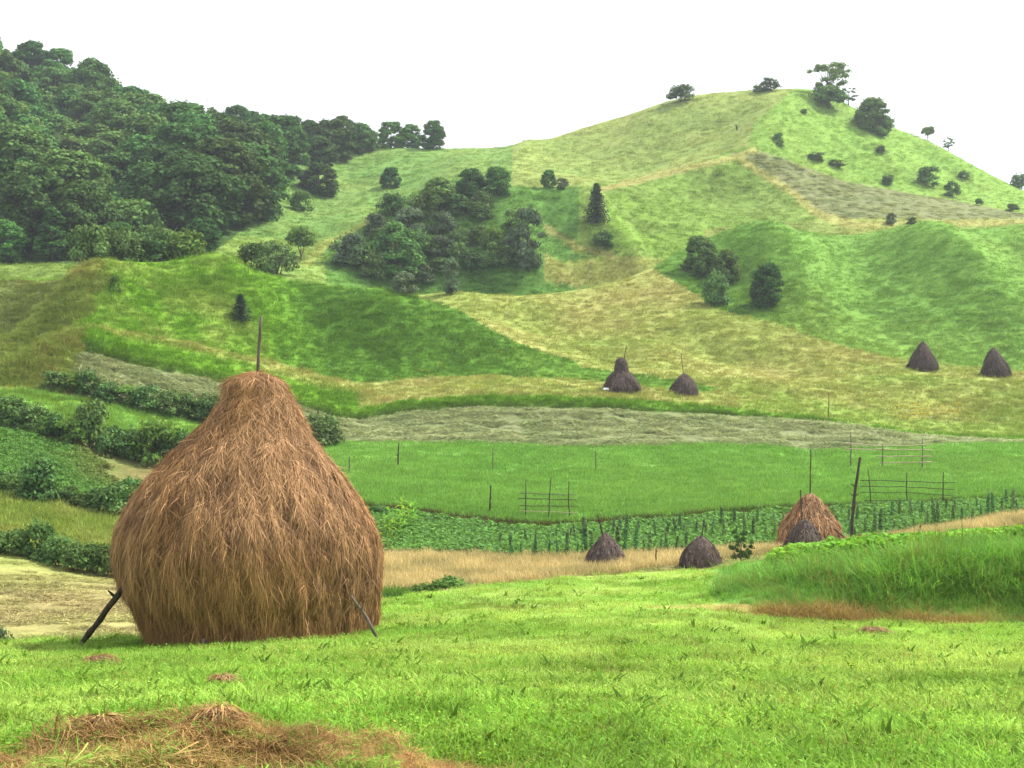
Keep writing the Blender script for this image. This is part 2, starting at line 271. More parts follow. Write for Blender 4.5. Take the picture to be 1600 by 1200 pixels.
# ------------------------------------------------------------------ materials
def nodes_mat(name):
    m = bpy.data.materials.new(name); m.use_nodes = True
    nt = m.node_tree; nt.nodes.clear()
    return m, nt
def N(nt, t, **kw):
    n = nt.nodes.new(t)
    for k, v in kw.items():
        if k in n.inputs and not hasattr(n, k): n.inputs[k].default_value = v
        else: setattr(n, k, v)
    return n
def link(nt, a, b): nt.links.new(a, b)
def leafy_mat(name, base=None, attr=None, attr_type='GEOMETRY', transl=0.35, var=0.25, hue=0.03, warm=(1.25, 1.05, 0.55), rand='object', rough=0.7, spec=0.05):
    """leaf / straw surface: diffuse + some light let through; colour from an attribute or base colour"""
    m, nt = nodes_mat(name)
    out = N(nt, 'ShaderNodeOutputMaterial')
    if attr:
        a = N(nt, 'ShaderNodeAttribute', attribute_type=attr_type, attribute_name=attr); col = a.outputs['Color']
    else:
        a = N(nt, 'ShaderNodeRGB'); a.outputs[0].default_value = (*base, 1); col = a.outputs[0]
    hs = N(nt, 'ShaderNodeHueSaturation'); link(nt, col, hs.inputs['Color'])
    if rand == 'object':
        oi = N(nt, 'ShaderNodeObjectInfo'); rr = oi.outputs['Random']
        mr = N(nt, 'ShaderNodeMapRange'); link(nt, rr, mr.inputs['Value'])
        mr.inputs['To Min'].default_value = 1-var; mr.inputs['To Max'].default_value = 1+var
        link(nt, mr.outputs[0], hs.inputs['Value'])
        mu = N(nt, 'ShaderNodeMath', operation='MULTIPLY'); link(nt, rr, mu.inputs[0]); mu.inputs[1].default_value = 7.31
        fr = N(nt, 'ShaderNodeMath', operation='FRACT'); link(nt, mu.outputs[0], fr.inputs[0])
        mh = N(nt, 'ShaderNodeMapRange'); link(nt, fr.outputs[0], mh.inputs['Value'])
        mh.inputs['To Min'].default_value = 0.5-hue; mh.inputs['To Max'].default_value = 0.5+hue
        link(nt, mh.outputs[0], hs.inputs['Hue'])
    at2 = N(nt, 'ShaderNodeAttribute', attribute_type='GEOMETRY', attribute_name='shade')
    mrs = N(nt, 'ShaderNodeMapRange'); link(nt, at2.outputs['Fac'], mrs.inputs['Value'])
    mrs.inputs['To Min'].default_value = 0.62; mrs.inputs['To Max'].default_value = 1.38
    mx = N(nt, 'ShaderNodeVectorMath', operation='SCALE'); link(nt, hs.outputs[0], mx.inputs[0]); link(nt, mrs.outputs[0], mx.inputs['Scale'])
    bs = N(nt, 'ShaderNodeBsdfPrincipled'); link(nt, mx.outputs[0], bs.inputs['Base Color'])
    bs.inputs['Roughness'].default_value = rough; bs.inputs['Specular IOR Level'].default_value = spec
    tr = N(nt, 'ShaderNodeBsdfTranslucent')
    wv = N(nt, 'ShaderNodeVectorMath', operation='MULTIPLY'); link(nt, mx.outputs[0], wv.inputs[0]); wv.inputs[1].default_value = warm
    link(nt, wv.outputs[0], tr.inputs['Color'])
    ms = N(nt, 'ShaderNodeMixShader'); ms.inputs[0].default_value = transl
    link(nt, bs.outputs[0], ms.inputs[1]); link(nt, tr.outputs[0], ms.inputs[2]); link(nt, ms.outputs[0], out.inputs[0])
    return m
def bark_mat(name, c1, c2, scale=9.0):
    m, nt = nodes_mat(name)
    out = N(nt, 'ShaderNodeOutputMaterial'); bs = N(nt, 'ShaderNodeBsdfPrincipled'); link(nt, bs.outputs[0], out.inputs[0])
    tc = N(nt, 'ShaderNodeTexCoord'); mp = N(nt, 'ShaderNodeMapping'); link(nt, tc.outputs['Object'], mp.inputs[0])
    mp.inputs['Scale'].default_value = (1, 1, 0.18)
    no = N(nt, 'ShaderNodeTexNoise'); no.inputs['Scale'].default_value = scale; no.inputs['Detail'].default_value = 6; link(nt, mp.outputs[0], no.inputs['Vector'])
    cr = N(nt, 'ShaderNodeValToRGB'); link(nt, no.outputs['Fac'], cr.inputs[0])
    cr.color_ramp.elements[0].position = 0.3; cr.color_ramp.elements[0].color = (*c1, 1)
    cr.color_ramp.elements[1].position = 0.7; cr.color_ramp.elements[1].color = (*c2, 1)
    link(nt, cr.outputs[0], bs.inputs['Base Color']); bs.inputs['Roughness'].default_value = 0.9; bs.inputs['Specular IOR Level'].default_value = 0.15
    bu = N(nt, 'ShaderNodeBump'); bu.inputs['Strength'].default_value = 0.6; bu.inputs['Distance'].default_value = 0.02
    link(nt, no.outputs['Fac'], bu.inputs['Height']); link(nt, bu.outputs[0], bs.inputs['Normal'])
    return m
def ground_mat():
    m, nt = nodes_mat('ground_cover')
    out = N(nt, 'ShaderNodeOutputMaterial'); bs = N(nt, 'ShaderNodeBsdfPrincipled'); link(nt, bs.outputs[0], out.inputs[0])
    at = N(nt, 'ShaderNodeAttribute', attribute_name='col')
    tc = N(nt, 'ShaderNodeTexCoord')
    val = None
    for sc, lo, hi in ((0.9, 0.75, 1.25), (5.0, 0.7, 1.3), (0.12, 0.88, 1.12)):
        no = N(nt, 'ShaderNodeTexNoise'); no.inputs['Scale'].default_value = sc; no.inputs['Detail'].default_value = 8; no.inputs['Roughness'].default_value = 0.65
        link(nt, tc.outputs['Object'], no.inputs['Vector'])
        mr = N(nt, 'ShaderNodeMapRange'); link(nt, no.outputs['Fac'], mr.inputs['Value'])
        mr.inputs['From Min'].default_value = 0.3; mr.inputs['From Max'].default_value = 0.7
        mr.inputs['To Min'].default_value = lo; mr.inputs['To Max'].default_value = hi
        if val is None: val = mr.outputs[0]
        else:
            mu = N(nt, 'ShaderNodeMath', operation='MULTIPLY'); link(nt, val, mu.inputs[0]); link(nt, mr.outputs[0], mu.inputs[1]); val = mu.outputs[0]
        if sc == 0.9: big = no
    sc_ = N(nt, 'ShaderNodeVectorMath', operation='SCALE'); link(nt, at.outputs['Color'], sc_.inputs[0]); link(nt, val, sc_.inputs['Scale'])
    link(nt, sc_.outputs[0], bs.inputs['Base Color'])
    bs.inputs['Roughness'].default_value = 0.95; bs.inputs['Specular IOR Level'].default_value = 0.05
    bu = N(nt, 'ShaderNodeBump'); bu.inputs['Strength'].default_value = 0.8; bu.inputs['Distance'].default_value = 0.12
    link(nt, big.outputs['Fac'], bu.inputs['Height']); link(nt, bu.outputs[0], bs.inputs['Normal'])
    return m

M_GROUND = ground_mat()
M_GRASS = leafy_mat('grass_blades', attr='col', attr_type='INSTANCER', transl=0.35, rand=None, warm=(1.15, 1.05, 0.6))
M_STRAW = leafy_mat('dry_straw', attr='col', attr_type='INSTANCER', transl=0.2, rand=None, warm=(1.05, 1, 0.8))
M_BEECH = leafy_mat('beech_leaves', base=(0.072, 0.158, 0.036), transl=0.22, var=0.45, hue=0.028)
M_SHRUB = leafy_mat('shrub_leaves', base=(0.080, 0.154, 0.042), transl=0.20, var=0.3, hue=0.018)
M_LIME = leafy_mat('bright_leaves', base=(0.098, 0.190, 0.036), transl=0.28, var=0.2, hue=0.012)
M_SILVER = leafy_mat('willow_leaves', base=(0.095, 0.150, 0.080), transl=0.25, var=0.2)
M_NEEDLE = leafy_mat('conifer_needles', base=(0.032, 0.066, 0.032), transl=0.08, var=0.2)
M_BEAN = leafy_mat('bean_leaves', base=(0.115, 0.230, 0.075), transl=0.3, var=0.3)
M_MAIZE = leafy_mat('maize_leaves', base=(0.20, 0.40, 0.04), transl=0.35, var=0.2)
M_CABBAGE = leafy_mat('cabbage_leaves', base=(0.16, 0.27, 0.20), transl=0.2, var=0.2)
M_BARK = bark_mat('bark', (0.045, 0.036, 0.028), (0.12, 0.10, 0.08))
M_POLE = bark_mat('weathered_pole', (0.05, 0.04, 0.035), (0.17, 0.135, 0.11), 14)
M_DARKPOLE = bark_mat('dark_pole', (0.022, 0.017, 0.015), (0.075, 0.055, 0.045), 14)
M_RAIL = bark_mat('pale_rail', (0.26, 0.20, 0.13), (0.48, 0.39, 0.26), 12)
M_GREYRAIL = bark_mat('grey_rail', (0.07, 0.06, 0.05), (0.16, 0.14, 0.11), 12)
M_HAY = leafy_mat('hay_strands', attr='col', attr_type='GEOMETRY', transl=0.12, rand=None, warm=(1.1, 1, 0.8), spec=0.2)
M_WHITE, _nt = nodes_mat('white_sheet')
_o = N(_nt, 'ShaderNodeOutputMaterial'); _b = N(_nt, 'ShaderNodeBsdfPrincipled'); _b.inputs['Base Color'].default_value = (0.75, 0.75, 0.74, 1); link(_nt, _b.outputs[0], _o.inputs[0])

# ------------------------------------------------------------------ mesh building
class MB:
    """collects vertices and faces (numpy) for ONE mesh"""
    def __init__(s): s.v = []; s.q = []; s.t = []; s.n = 0; s.a = {}
    def add(s, v, q=None, t=None, **attrs):
        v = np.asarray(v, float).reshape(-1, 3)
        if q is not None and len(q): s.q.append(np.asarray(q, int)+s.n)
        if t is not None and len(t): s.t.append(np.asarray(t, int)+s.n)
        for k, val in attrs.items(): s.a.setdefault(k, []).append((s.n, np.asarray(val, float)))
        s.v.append(v); s.n += len(v)
    def mesh(s, name, mat, smooth=False):
        v = np.concatenate(s.v); me = bpy.data.meshes.new(name)
        q = np.concatenate(s.q) if s.q else np.zeros((0, 4), int); t = np.concatenate(s.t) if s.t else np.zeros((0, 3), int)
        me.vertices.add(len(v)); me.vertices.foreach_set('co', v.astype(np.float32).ravel())
        loops = np.concatenate([q.ravel(), t.ravel()]).astype(np.int32)
        me.loops.add(len(loops)); me.loops.foreach_set('vertex_index', loops)
        me.polygons.add(len(q)+len(t))
        ls = np.concatenate([np.arange(len(q))*4, len(q)*4+np.arange(len(t))*3]).astype(np.int32)
        me.polygons.foreach_set('loop_start', ls)
        if smooth: me.polygons.foreach_set('use_smooth', np.ones(len(q)+len(t), bool))
        for k, parts in s.a.items():
            dim = parts[0][1].ndim
            if dim == 1:
                arr = np.zeros(len(v), np.float32)+0.5
                for o, val in parts: arr[o:o+len(val)] = val
                at = me.attributes.new(k, 'FLOAT', 'POINT'); at.data.foreach_set('value', arr)
            else:
                arr = np.ones((len(v), 4), np.float32)
                for o, val in parts: arr[o:o+len(val), :3] = val
                at = me.attributes.new(k, 'FLOAT_COLOR', 'POINT'); at.data.foreach_set('color', arr.ravel())
        me.update(calc_edges=True)
        if mat: me.materials.append(mat)
        return me
def obj(name, me, parent=None, loc=(0, 0, 0)):
    o = bpy.data.objects.new(name, me); COL.objects.link(o); o.location = loc
    if parent: o.parent = parent
    return o
def tag(o, label, cat, group=None, kind=None):
    if label: o['label'] = label
    if cat: o['category'] = cat
    if group: o['group'] = group
    if kind: o['kind'] = kind
    return o
def thing(name, label, cat, loc, rz=0.0, group=None, scale=(1, 1, 1)):
    o = bpy.data.objects.new(name, None); COL.objects.link(o)
    o.empty_display_size = 0.2
    o.location = loc; o.rotation_euler = (0, 0, rz); o.scale = scale
    return tag(o, label, cat, group)
def tube(mb, pts, rad, sides=7, **attrs):
    pts = np.asarray(pts, float); n = len(pts); rad = np.broadcast_to(np.asarray(rad, float), (n,))
    tan = np.gradient(pts, axis=0); tan /= np.linalg.norm(tan, axis=1)[:, None]+1e-9
    ref = np.array([0.31, 0.95, 0.05]) if abs(tan[0, 2]) > 0.6 else np.array([0.02, 0.05, 1.0])
    a = np.cross(tan, ref); a /= np.linalg.norm(a, axis=1)[:, None]+1e-9; b = np.cross(tan, a)
    th = np.arange(sides)*2*math.pi/sides
    v = pts[:, None, :]+rad[:, None, None]*(np.cos(th)[None, :, None]*a[:, None, :]+np.sin(th)[None, :, None]*b[:, None, :])
    q = []
    for i in range(n-1):
        for k in range(sides):
            k2 = (k+1) % sides; q.append((i*sides+k, i*sides+k2, (i+1)*sides+k2, (i+1)*sides+k))
    vv = v.reshape(-1, 3); base = len(vv)
    vv = np.vstack([vv, pts[-1:]+tan[-1:]*rad[-1]*0.6, pts[:1]-tan[:1]*rad[0]*0.3])
    t = [((n-1)*sides+k, (n-1)*sides+(k+1) % sides, base) for k in range(sides)]+[((k+1) % sides, k, base+1) for k in range(sides)]
    mb.add(vv, q, t, **{k: (np.full(len(vv), val) if np.ndim(val) == 0 else np.tile(val, (len(vv), 1))) for k, val in attrs.items()})
def ribbons(mb, p0, dirs, length, width, bend, side, g, segs=3, **attrs):
    """many tapered blades at once: p0 (n,3) roots, dirs (n,3) start direction, bend (n,3) added at the tip, side (n,3) width axis"""
    n = len(p0); t = np.linspace(0, 1, segs+1)
    L = np.asarray(length)[:, None, None]; W = np.asarray(width)[:, None, None]
    c = p0[:, None, :]+L*(t[None, :, None]*dirs[:, None, :]+(t**2)[None, :, None]*bend[:, None, :])
    w = (1-0.85*t**1.5)[None, :, None]*W*0.5
    lft = c-side[:, None, :]*w; rgt = c+side[:, None, :]*w
    v = np.stack([lft, rgt], 2).reshape(n, -1, 3)        # per blade 2*(segs+1)
    m = 2*(segs+1); base = (np.arange(n)*m)[:, None]
    q = np.concatenate([base+np.array([[2*i, 2*i+1, 2*i+3, 2*i+2]]) for i in range(segs)])
    at = {k: np.repeat(np.asarray(val), m, axis=0) for k, val in attrs.items()}
    mb.add(v.reshape(-1, 3), q, None, **at)
def unit(a): return a/(np.linalg.norm(a, axis=-1, keepdims=True)+1e-9)

# ------------------------------------------------------------------ grass tufts etc. (scattered sources)
def tuft(name, mat, n, rad, h, w, lean=0.35, droop=0.5, hv=0.4, seed=1, flat=0.0):
    g = np.random.default_rng(seed); mb = MB()
    r = rad*np.sqrt(g.random(n)); th = g.random(n)*6.283
    p = np.stack([r*np.cos(th), r*np.sin(th), np.full(n, -0.03*h)], 1)
    a = g.random(n)*6.283; le = lean*g.random(n)
    d = unit(np.stack([le*np.cos(a), le*np.sin(a), np.ones(n)*(1-flat)], 1))
    b = np.stack([np.cos(a), np.sin(a), -np.ones(n)*0.7], 1)*(droop*g.random(n))[:, None]
    s = np.stack([-np.sin(a+g.normal(0, .6, n)), np.cos(a+g.normal(0, .6, n)), np.zeros(n)], 1)
    ribbons(mb, p, d, h*(1-hv+2*hv*g.random(n)), w*(0.6+0.8*g.random(n)), b, unit(s), g, 3, shade=g.random(n))
    return bpy.data.objects.new(name, mb.mesh(name, mat))
def leaftuft(name, mat, n, rad, h, size, seed=1):
    g = np.random.default_rng(seed); mb = MB()
    r = rad*np.sqrt(g.random(n)); th = g.random(n)*6.283
    p = np.stack([r*np.cos(th), r*np.sin(th), h*(0.15+0.85*g.random(n))], 1)
    leafquads(mb, p, unit(g.normal(0, 1, (n, 3))*0.8+np.array([0, 0, 0.8])), size, g)
    return bpy.data.objects.new(name, mb.mesh(name, mat))
def leafquads(mb, p, nrm, size, g, aspect=1.7, shade=None, fold=0.15):
    n = len(p); s = size*(0.6+0.8*g.random(n))[:, None]
    a = unit(np.cross(nrm, g.normal(0, 1, (n, 3)))); b = np.cross(nrm, a)
    e = s*0.5*aspect; w = s*0.5
    v = np.stack([p-a*e, p-b*w+nrm*s*fold, p+a*e, p+b*w+nrm*s*fold], 1).reshape(-1, 3)
    q = (np.arange(n)*4)[:, None]+np.array([[0, 1, 2, 3]])
    sh = g.random(n) if shade is None else shade
    mb.add(v, q, None, shade=np.repeat(sh, 4))
def hayclump(name, mat, n, rad, h, w, ln, seed):
    g = np.random.default_rng(seed); mb = MB()
    r = rad*np.sqrt(g.random(n)); th = g.random(n)*6.283
    p = np.stack([r*np.cos(th), r*np.sin(th), h*(1-(r/rad)**2)*g.random(n)], 1)
    a = g.random(n)*6.283
    d = unit(np.stack([np.cos(a), np.sin(a), 0.5*g.normal(0, .6, n)+0.1], 1))
    b = np.stack([0.4*g.normal(0, 1, n), 0.4*g.normal(0, 1, n), -0.4*np.ones(n)], 1)
    s = unit(np.cross(d, unit(g.normal(0, .4, (n, 3))+np.array([0, 0, 1]))))
    ribbons(mb, p-d*ln*0.4, d, ln*(.5+g.random(n)), w*(.6+.8*g.random(n)), b, s, g, 3, shade=g.random(n))
    return bpy.data.objects.new(name, mb.mesh(name, mat))
def scatter(name, label, cat, sources, pts, scl, rot, col, zs=None):
    """one stuff object: points on the ground with a geometry-nodes modifier that sets a tuft on each"""
    n = len(pts); me = bpy.data.meshes.new(name); me.vertices.add(n)
    me.vertices.foreach_set('co', np.asarray(pts, np.float32).ravel())
    def at(k, typ, arr, key):
        a = me.attributes.new(k, typ, 'POINT'); a.data.foreach_set(key, np.asarray(arr).ravel())
    at('scl', 'FLOAT_VECTOR', np.stack([scl, scl, scl*(zs if zs is not None else 1.0)], 1).astype(np.float32), 'vector')
    at('rot', 'FLOAT_VECTOR', rot.astype(np.float32), 'vector')
    at('col', 'FLOAT_COLOR', np.concatenate([col, np.ones((n, 1))], 1).astype(np.float32), 'color')
    at('pick', 'INT', rng.integers(0, len(sources), n).astype(np.int32), 'value')
    o = obj(name, me); tag(o, label, cat, kind='stuff')
    ng = bpy.data.node_groups.new(name, 'GeometryNodeTree')
    ng.interface.new_socket('Geometry', in_out='INPUT', socket_type='NodeSocketGeometry')
    ng.interface.new_socket('Geometry', in_out='OUTPUT', socket_type='NodeSocketGeometry')
    gi = ng.nodes.new('NodeGroupInput'); go = ng.nodes.new('NodeGroupOutput')
    jn = ng.nodes.new('GeometryNodeJoinGeometry')
    for s in reversed(sources):
        oi = ng.nodes.new('GeometryNodeObjectInfo'); oi.inputs['Object'].default_value = s; oi.inputs['As Instance'].default_value = True
        ng.links.new(oi.outputs['Geometry'], jn.inputs[0])
    ip = ng.nodes.new('GeometryNodeInstanceOnPoints'); ip.inputs['Pick Instance'].default_value = True
    ng.links.new(gi.outputs[0], ip.inputs['Points']); ng.links.new(jn.outputs[0], ip.inputs['Instance'])
    for k, typ, sock in (('pick', 'INT', 'Instance Index'), ('scl', 'FLOAT_VECTOR', 'Scale'), ('rot', 'FLOAT_VECTOR', 'Rotation')):
        na = ng.nodes.new('GeometryNodeInputNamedAttribute'); na.data_type = typ; na.inputs['Name'].default_value = k
        ng.links.new(na.outputs['Attribute'], ip.inputs[sock])
    ng.links.new(ip.outputs[0], go.inputs[0])
    md = o.modifiers.new('scatter', 'NODES'); md.node_group = ng
    return o

# ------------------------------------------------------------------ terrain sheet
def build_terrain():
    s_in = np.arange(-0.40, 0.4001, 3/2200.0)
    s_out = np.linspace(0.412, 0.95, 40)
    s = np.concatenate([-s_out[::-1], s_in, s_out])
    rows = np.concatenate([np.array([-18., -6., -1.5, 0.2]), np.exp(np.arange(math.log(1.3), math.log(4), 0.03)), np.exp(np.arange(math.log(4), math.log(470), 0.0046)), np.exp(np.linspace(math.log(475), math.log(880), 25))])
    S, Dg = np.meshgrid(s, rows)
    X = S*(np.maximum(Dg, 0)+7); Y = Dg
    Zg = np.where(Y < 1.2, -1.6, ground(X, Y))
    v = np.stack([X, Y, Zg], -1).reshape(-1, 3)
    nr, nc = X.shape
    i = np.arange(nr-1)[:, None]*nc+np.arange(nc-1)[None, :]
    q = np.stack([i, i+1, i+1+nc, i+nc], -1).reshape(-1, 4)
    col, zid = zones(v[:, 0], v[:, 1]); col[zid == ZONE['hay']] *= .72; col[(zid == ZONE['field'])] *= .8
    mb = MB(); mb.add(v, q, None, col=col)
    o = obj('ground', mb.mesh('ground', M_GROUND, True)); tag(o, 'rolling green hillside with hay meadows, terraces and mown field', 'ground', kind='structure')
build_terrain()

# candidate points on the ground, about evenly dense to the eye
dv = np.maximum(-np.diff(VT, axis=1), 0)
vis = (VT[:, 1:] <= VMIN[:, 1:]+0.3)
W = np.where(vis, dv, np.minimum(np.abs(np.diff(VT, axis=1)), 1.0)*0.25)
inu = np.abs(UT-CU)[:, None] < 990+2200*3.2/DT[None, 1:]   # a little beyond the view, wider close by
def sample(n, dlo, dhi, cell=None):
    w = W*inu*((DT[1:] >= dlo) & (DT[1:] < dhi))[None, :]
    if cell is not None: w = w*cell
    c = np.cumsum(w.ravel()); k = np.searchsorted(c, rng.random(n)*c[-1])
    i, j = np.unravel_index(k, w.shape)
    u = UT[i]+4*(rng.random(n)-0.5); d = np.exp(LD[j]+(LD[1]-LD[0])*rng.random(n))
    x = d*(u-CU)/F
    return x, d, ground(x, d)
def rz(n): return np.stack([rng.normal(0, .08, n), rng.normal(0, .08, n), rng.random(n)*6.283], 1)

# ------------------------------------------------------------------ grass
def grass_all():
    short = [tuft('short_grass', M_GRASS, 90, .25, .055, .009, 1.6, .8, .7, s, .25) for s in (1, 2, 3)]+[tuft('short_grass', M_GRASS, 36, .22, .085, .008, .9, .6, .7, 4), leaftuft('short_grass', M_GRASS, 90, .24, .06, .014, 5)]
    x, y, z = sample(74000, 4.5, 60)
    c, zid = zones(x, y); k = (zid == ZONE['field']) ; x, y, z, c = x[k], y[k], z[k], c[k]; n = len(x)
    c = c*(0.85+0.35*rng.random((n, 1)))*np.array([1, 1, 1])
    yel = rng.random(n) < 0.10; c[yel] = c[yel]*0.5+C['brown']*0.5
    c *= (1+.5*fbm(x, y, .7, 2, 51.)+.35*fbm(x, y, 3., 3, 52.))[:, None]
    scatter('short_grass', 'bright green short regrown grass covering the foreground field', 'grass', short, np.stack([x, y, z], 1), 0.75+0.5*rng.random(n)+np.clip((y-25)/50, 0, .6), rz(n), c)
    # broad leaves among the grass
    dock = []
    for s in (11, 12, 13):
        g = np.random.default_rng(s); mb = MB(); m = 7
        a = g.random(m)*6.283; d = unit(np.stack([np.cos(a)*.6, np.sin(a)*.6, np.ones(m)], 1)); b = np.stack([np.cos(a), np.sin(a), -np.ones(m)*.8], 1)*.35
        ribbons(mb, np.stack([.03*np.cos(a), .03*np.sin(a), np.zeros(m)-.01], 1), d, .06+.09*g.random(m), .025+.03*g.random(m), b, np.stack([-np.sin(a), np.cos(a), np.zeros(m)], 1), g, 4, shade=g.random(m))
        dock.append(bpy.data.objects.new('field_weed', mb.mesh('field_weed', M_GRASS)))
    x, y, z = sample(5200, 6, 58); c, zid = zones(x, y); k = (zid == ZONE['field']) & (fbm(x, y, 3.0, 2, 40.) > -0.12); x, y, z = x[k], y[k], z[k]; n = len(x)
    col = np.tile(np.array([0.066, 0.135, 0.012]), (n, 1))*(0.7+0.9*rng.random((n, 1)))
    scatter('field_weeds', 'darker broad leaved weeds dotted through the foreground grass', 'weeds', dock, np.stack([x, y, z], 1), 0.7+0.9*rng.random(n), rz(n), col)
    # tall grass on the right-hand bank, brown at its foot
    tall = [tuft('tall_grass', M_GRASS, 30, .34, .44, .019, 1.2, .9, .7, s, .1) for s in (21, 22, 23)]
    x, y, z = sample(60000, 27, 60); c, zid = zones(x, y); k = zid == ZONE['bank']; x, y, z, c = x[k][:7500], y[k][:7500], z[k][:7500], c[k][:7500]; n = len(x)
    u = CU+F*x/y; foot = np.clip((y-line_d(5, u))/2.5, 0.25, 1)*np.clip((u-1110)/190, 0.3, 1)
    c = c*(0.8+0.55*rng.random((n, 1)))*(1+.5*fbm(x*1.5, y, 1.2, 3, 61.))[:, None]; dr = rng.random(n) < .14; c[dr] = c[dr]*.35+C['brown']*.65
    scatter('bank_grass', 'tall unmown grass on the bank at the right of the field', 'grass', tall, np.stack([x, y, z], 1), (0.40+0.68*rng.random(n)**1.5)*(.5+.5*foot)*(1+.8*fbm(x, y, 1.7, 2, 62.)), rz(n), c)
    # leafy crop on the terrace above the bank
    crop = [leaftuft('crop_leaves', M_GRASS, 38, .34, .26, .09, s) for s in (31, 32)]
    x, y, z = sample(60000, 30, 62); c, zid = zones(x, y); k = zid == ZONE['crop']; x, y, z, c = x[k][:7000], y[k][:7000], z[k][:7000], c[k][:7000]; n = len(x)
    scatter('leafy_crop', 'leafy green crop on the terrace above the grassy bank', 'crop', crop, np.stack([x, y, z], 1), 0.8+0.5*rng.random(n), rz(n), c*(0.8+0.4*rng.random((n, 1))))
    # dry grass of the near bank
    dry = [tuft('dry_grass', M_STRAW, 130, .14, .055, .0036, 1.5, .9, .8, s, .25) for s in (41, 42)]+[hayclump('dry_grass', M_STRAW, 110, .14, .06, .0034, .09, s) for s in (45, 46, 47)]
    x, y, z = sample(52000, 3, 62); c, zid = zones(x, y); k = zid == ZONE['near']; x, y, z, c = x[k][:16000], y[k][:16000], z[k][:16000], c[k][:16000]; n = len(x)
    gr_ = rng.random(n) < .20; c[gr_] = C['field']*.75
    hump = 0.7+0.9*np.clip(fbm(x, y, .6, 3, 21.)+.25, 0, 1.2)
    scatter('dry_bank_grass', 'withered brown grass along the brink of the near bank', 'grass', dry, np.stack([x, y, z], 1), hump*(0.6+0.9*rng.random(n)**2), rz(n), c*(0.85+0.7*rng.random((n, 1)))*(1+.6*fbm(x, y, .5, 2, 22.))[:, None])
    # straw-coloured grass strip and pale field in the hollow
    strw = [tuft('straw_grass', M_STRAW, 40, .45, .46, .024, .45, .5, .5, s) for s in (51, 52)]
    x, y, z = sample(40000, 58, 112); c, zid = zones(x, y); k = zid == ZONE['dry']; x, y, z, c = x[k][:8000], y[k][:8000], z[k][:8000], c[k][:8000]; n = len(x)
    scatter('dry_grass_strip', 'straw coloured uncut grass strip in the hollow beyond the field', 'grass', strw, np.stack([x, y, z], 1), 0.7+0.5*rng.random(n), rz(n), c*(1.1+0.5*rng.random((n, 1))))
    lay = [hayclump('cut_hay', M_STRAW, 60, .7, .20, .035, .7, s) for s in (61, 62, 63)]
    x, y, z = sample(30000, 44, 112); c, zid = zones(x, y); k = (zid == ZONE['pale']) & (fbm(x, y*2.5, 4, 2, 4.)>-.1); x, y, z, c = x[k][:7000], y[k][:7000], z[k][:7000], c[k][:7000]; n = len(x)
    scatter('mown_stubble', 'pale mown hay lying on the field below the hedges', 'hay', lay, np.stack([x, y, z], 1), 0.35+0.45*rng.random(n), rz(n), c*(0.85+0.7*rng.random((n, 1))), 0.7)
    # raked hay on the long strip
    x, y, z = sample(160000, 130, 400); c, zid = zones(x, y); k = (zid == ZONE['hay']) & ((y > 250) | (fbm(x*.7, y*1.3, 2.0, 2, 9.) > -0.22)); x, y, z, c = x[k], y[k], z[k], c[k]; kk = (y < 250) | (rng.random(len(x)) < .35); x, y, z, c = x[kk][:26000], y[kk][:26000], z[kk][:26000], c[kk][:26000]; n = len(x)
    far = np.clip((y-150)/200, 0, 1)
    scatter('raked_hay', 'grey green cut hay raked over the long strip and upper slope', 'hay', lay, np.stack([x, y, z-.03], 1), (0.6+0.9*rng.random(n)**1.5)*(1+.5*far), rz(n), c*(1.0+0.75*rng.random((n, 1)))*(1+.35*far)[:, None], 0.9-.6*far)
    # crops in the hollow
    pot = [leaftuft('potato_leaves', M_GRASS, 40, .55, .55, .20, s) for s in (71, 72)]
    x, y, z = sample(90000, 84, 126); c, zid = zones(x, y); k = (zid == ZONE['beans']) | ((zid == ZONE['soil']) & (c[:, 1] > c[:, 0]*1.25)); x, y, z, c = x[k][:9000], y[k][:9000], z[k][:9000], c[k][:9000]; n = len(x)
    scatter('vegetable_crop', 'low green vegetable crop between dry strip and green field', 'crop', pot, np.stack([x, y, z], 1), (0.6+0.5*rng.random(n))*np.where(x < -20, .6, 1.0), rz(n), c*(0.95+0.6*rng.random((n, 1))))
    cab = [leaftuft('cabbage', M_CABBAGE, 26, .38, .35, .28, s) for s in (75,)]
    pc = []
    for _ in range(26):
        h = hit(rng.uniform(962, 1010), rng.uniform(846, 862)); pc.append(h)
    for _ in range(16):
        h = hit(rng.uniform(870, 935), rng.uniform(860, 866)); pc.append(h)
    pc = np.array(pc); scatter('cabbages', 'bluish cabbages beside the dark haystack in the hollow', 'crop', cab, pc, 0.7+.4*rng.random(len(pc)), rz(len(pc)), np.tile([.16, .27, .2], (len(pc), 1)))
    # even green field
    fld = [tuft('hayfield_grass', M_GRASS, 40, .7, .26, .035, .6, .5, .5, s) for s in (81, 82)]
    x, y, z = sample(60000, 100, 168); c, zid = zones(x, y); k = zid == ZONE['green']; x, y, z, c = x[k][:20000], y[k][:20000], z[k][:20000], c[k][:20000]; n = len(x)
    scatter('hayfield_grass', 'even bright green grass of the level field with drying racks', 'grass', fld, np.stack([x, y, z], 1), 0.7+0.6*rng.random(n), rz(n), c*(0.82+0.4*rng.random((n, 1))))
    # meadow grass on every slope
    mea = [tuft('meadow_tuft', M_GRASS, 46, .75, .52, .045, .6, .6, .6, s) for s in (91, 92, 93)]
    x, y, z = sample(105000, 66, 440); c, zid = zones(x, y)
    k = (zid == ZONE['grass']) | ((zid == ZONE['floor']) & (rng.random(len(x)) < .15)); x, y, z, c = x[k], y[k], z[k], c[k]; n = len(x)
    c = c*(1.15+(.30-.16*np.clip((y-140)/160, 0, 1))[:, None]*rng.uniform(-1, 1, (n, 1)))
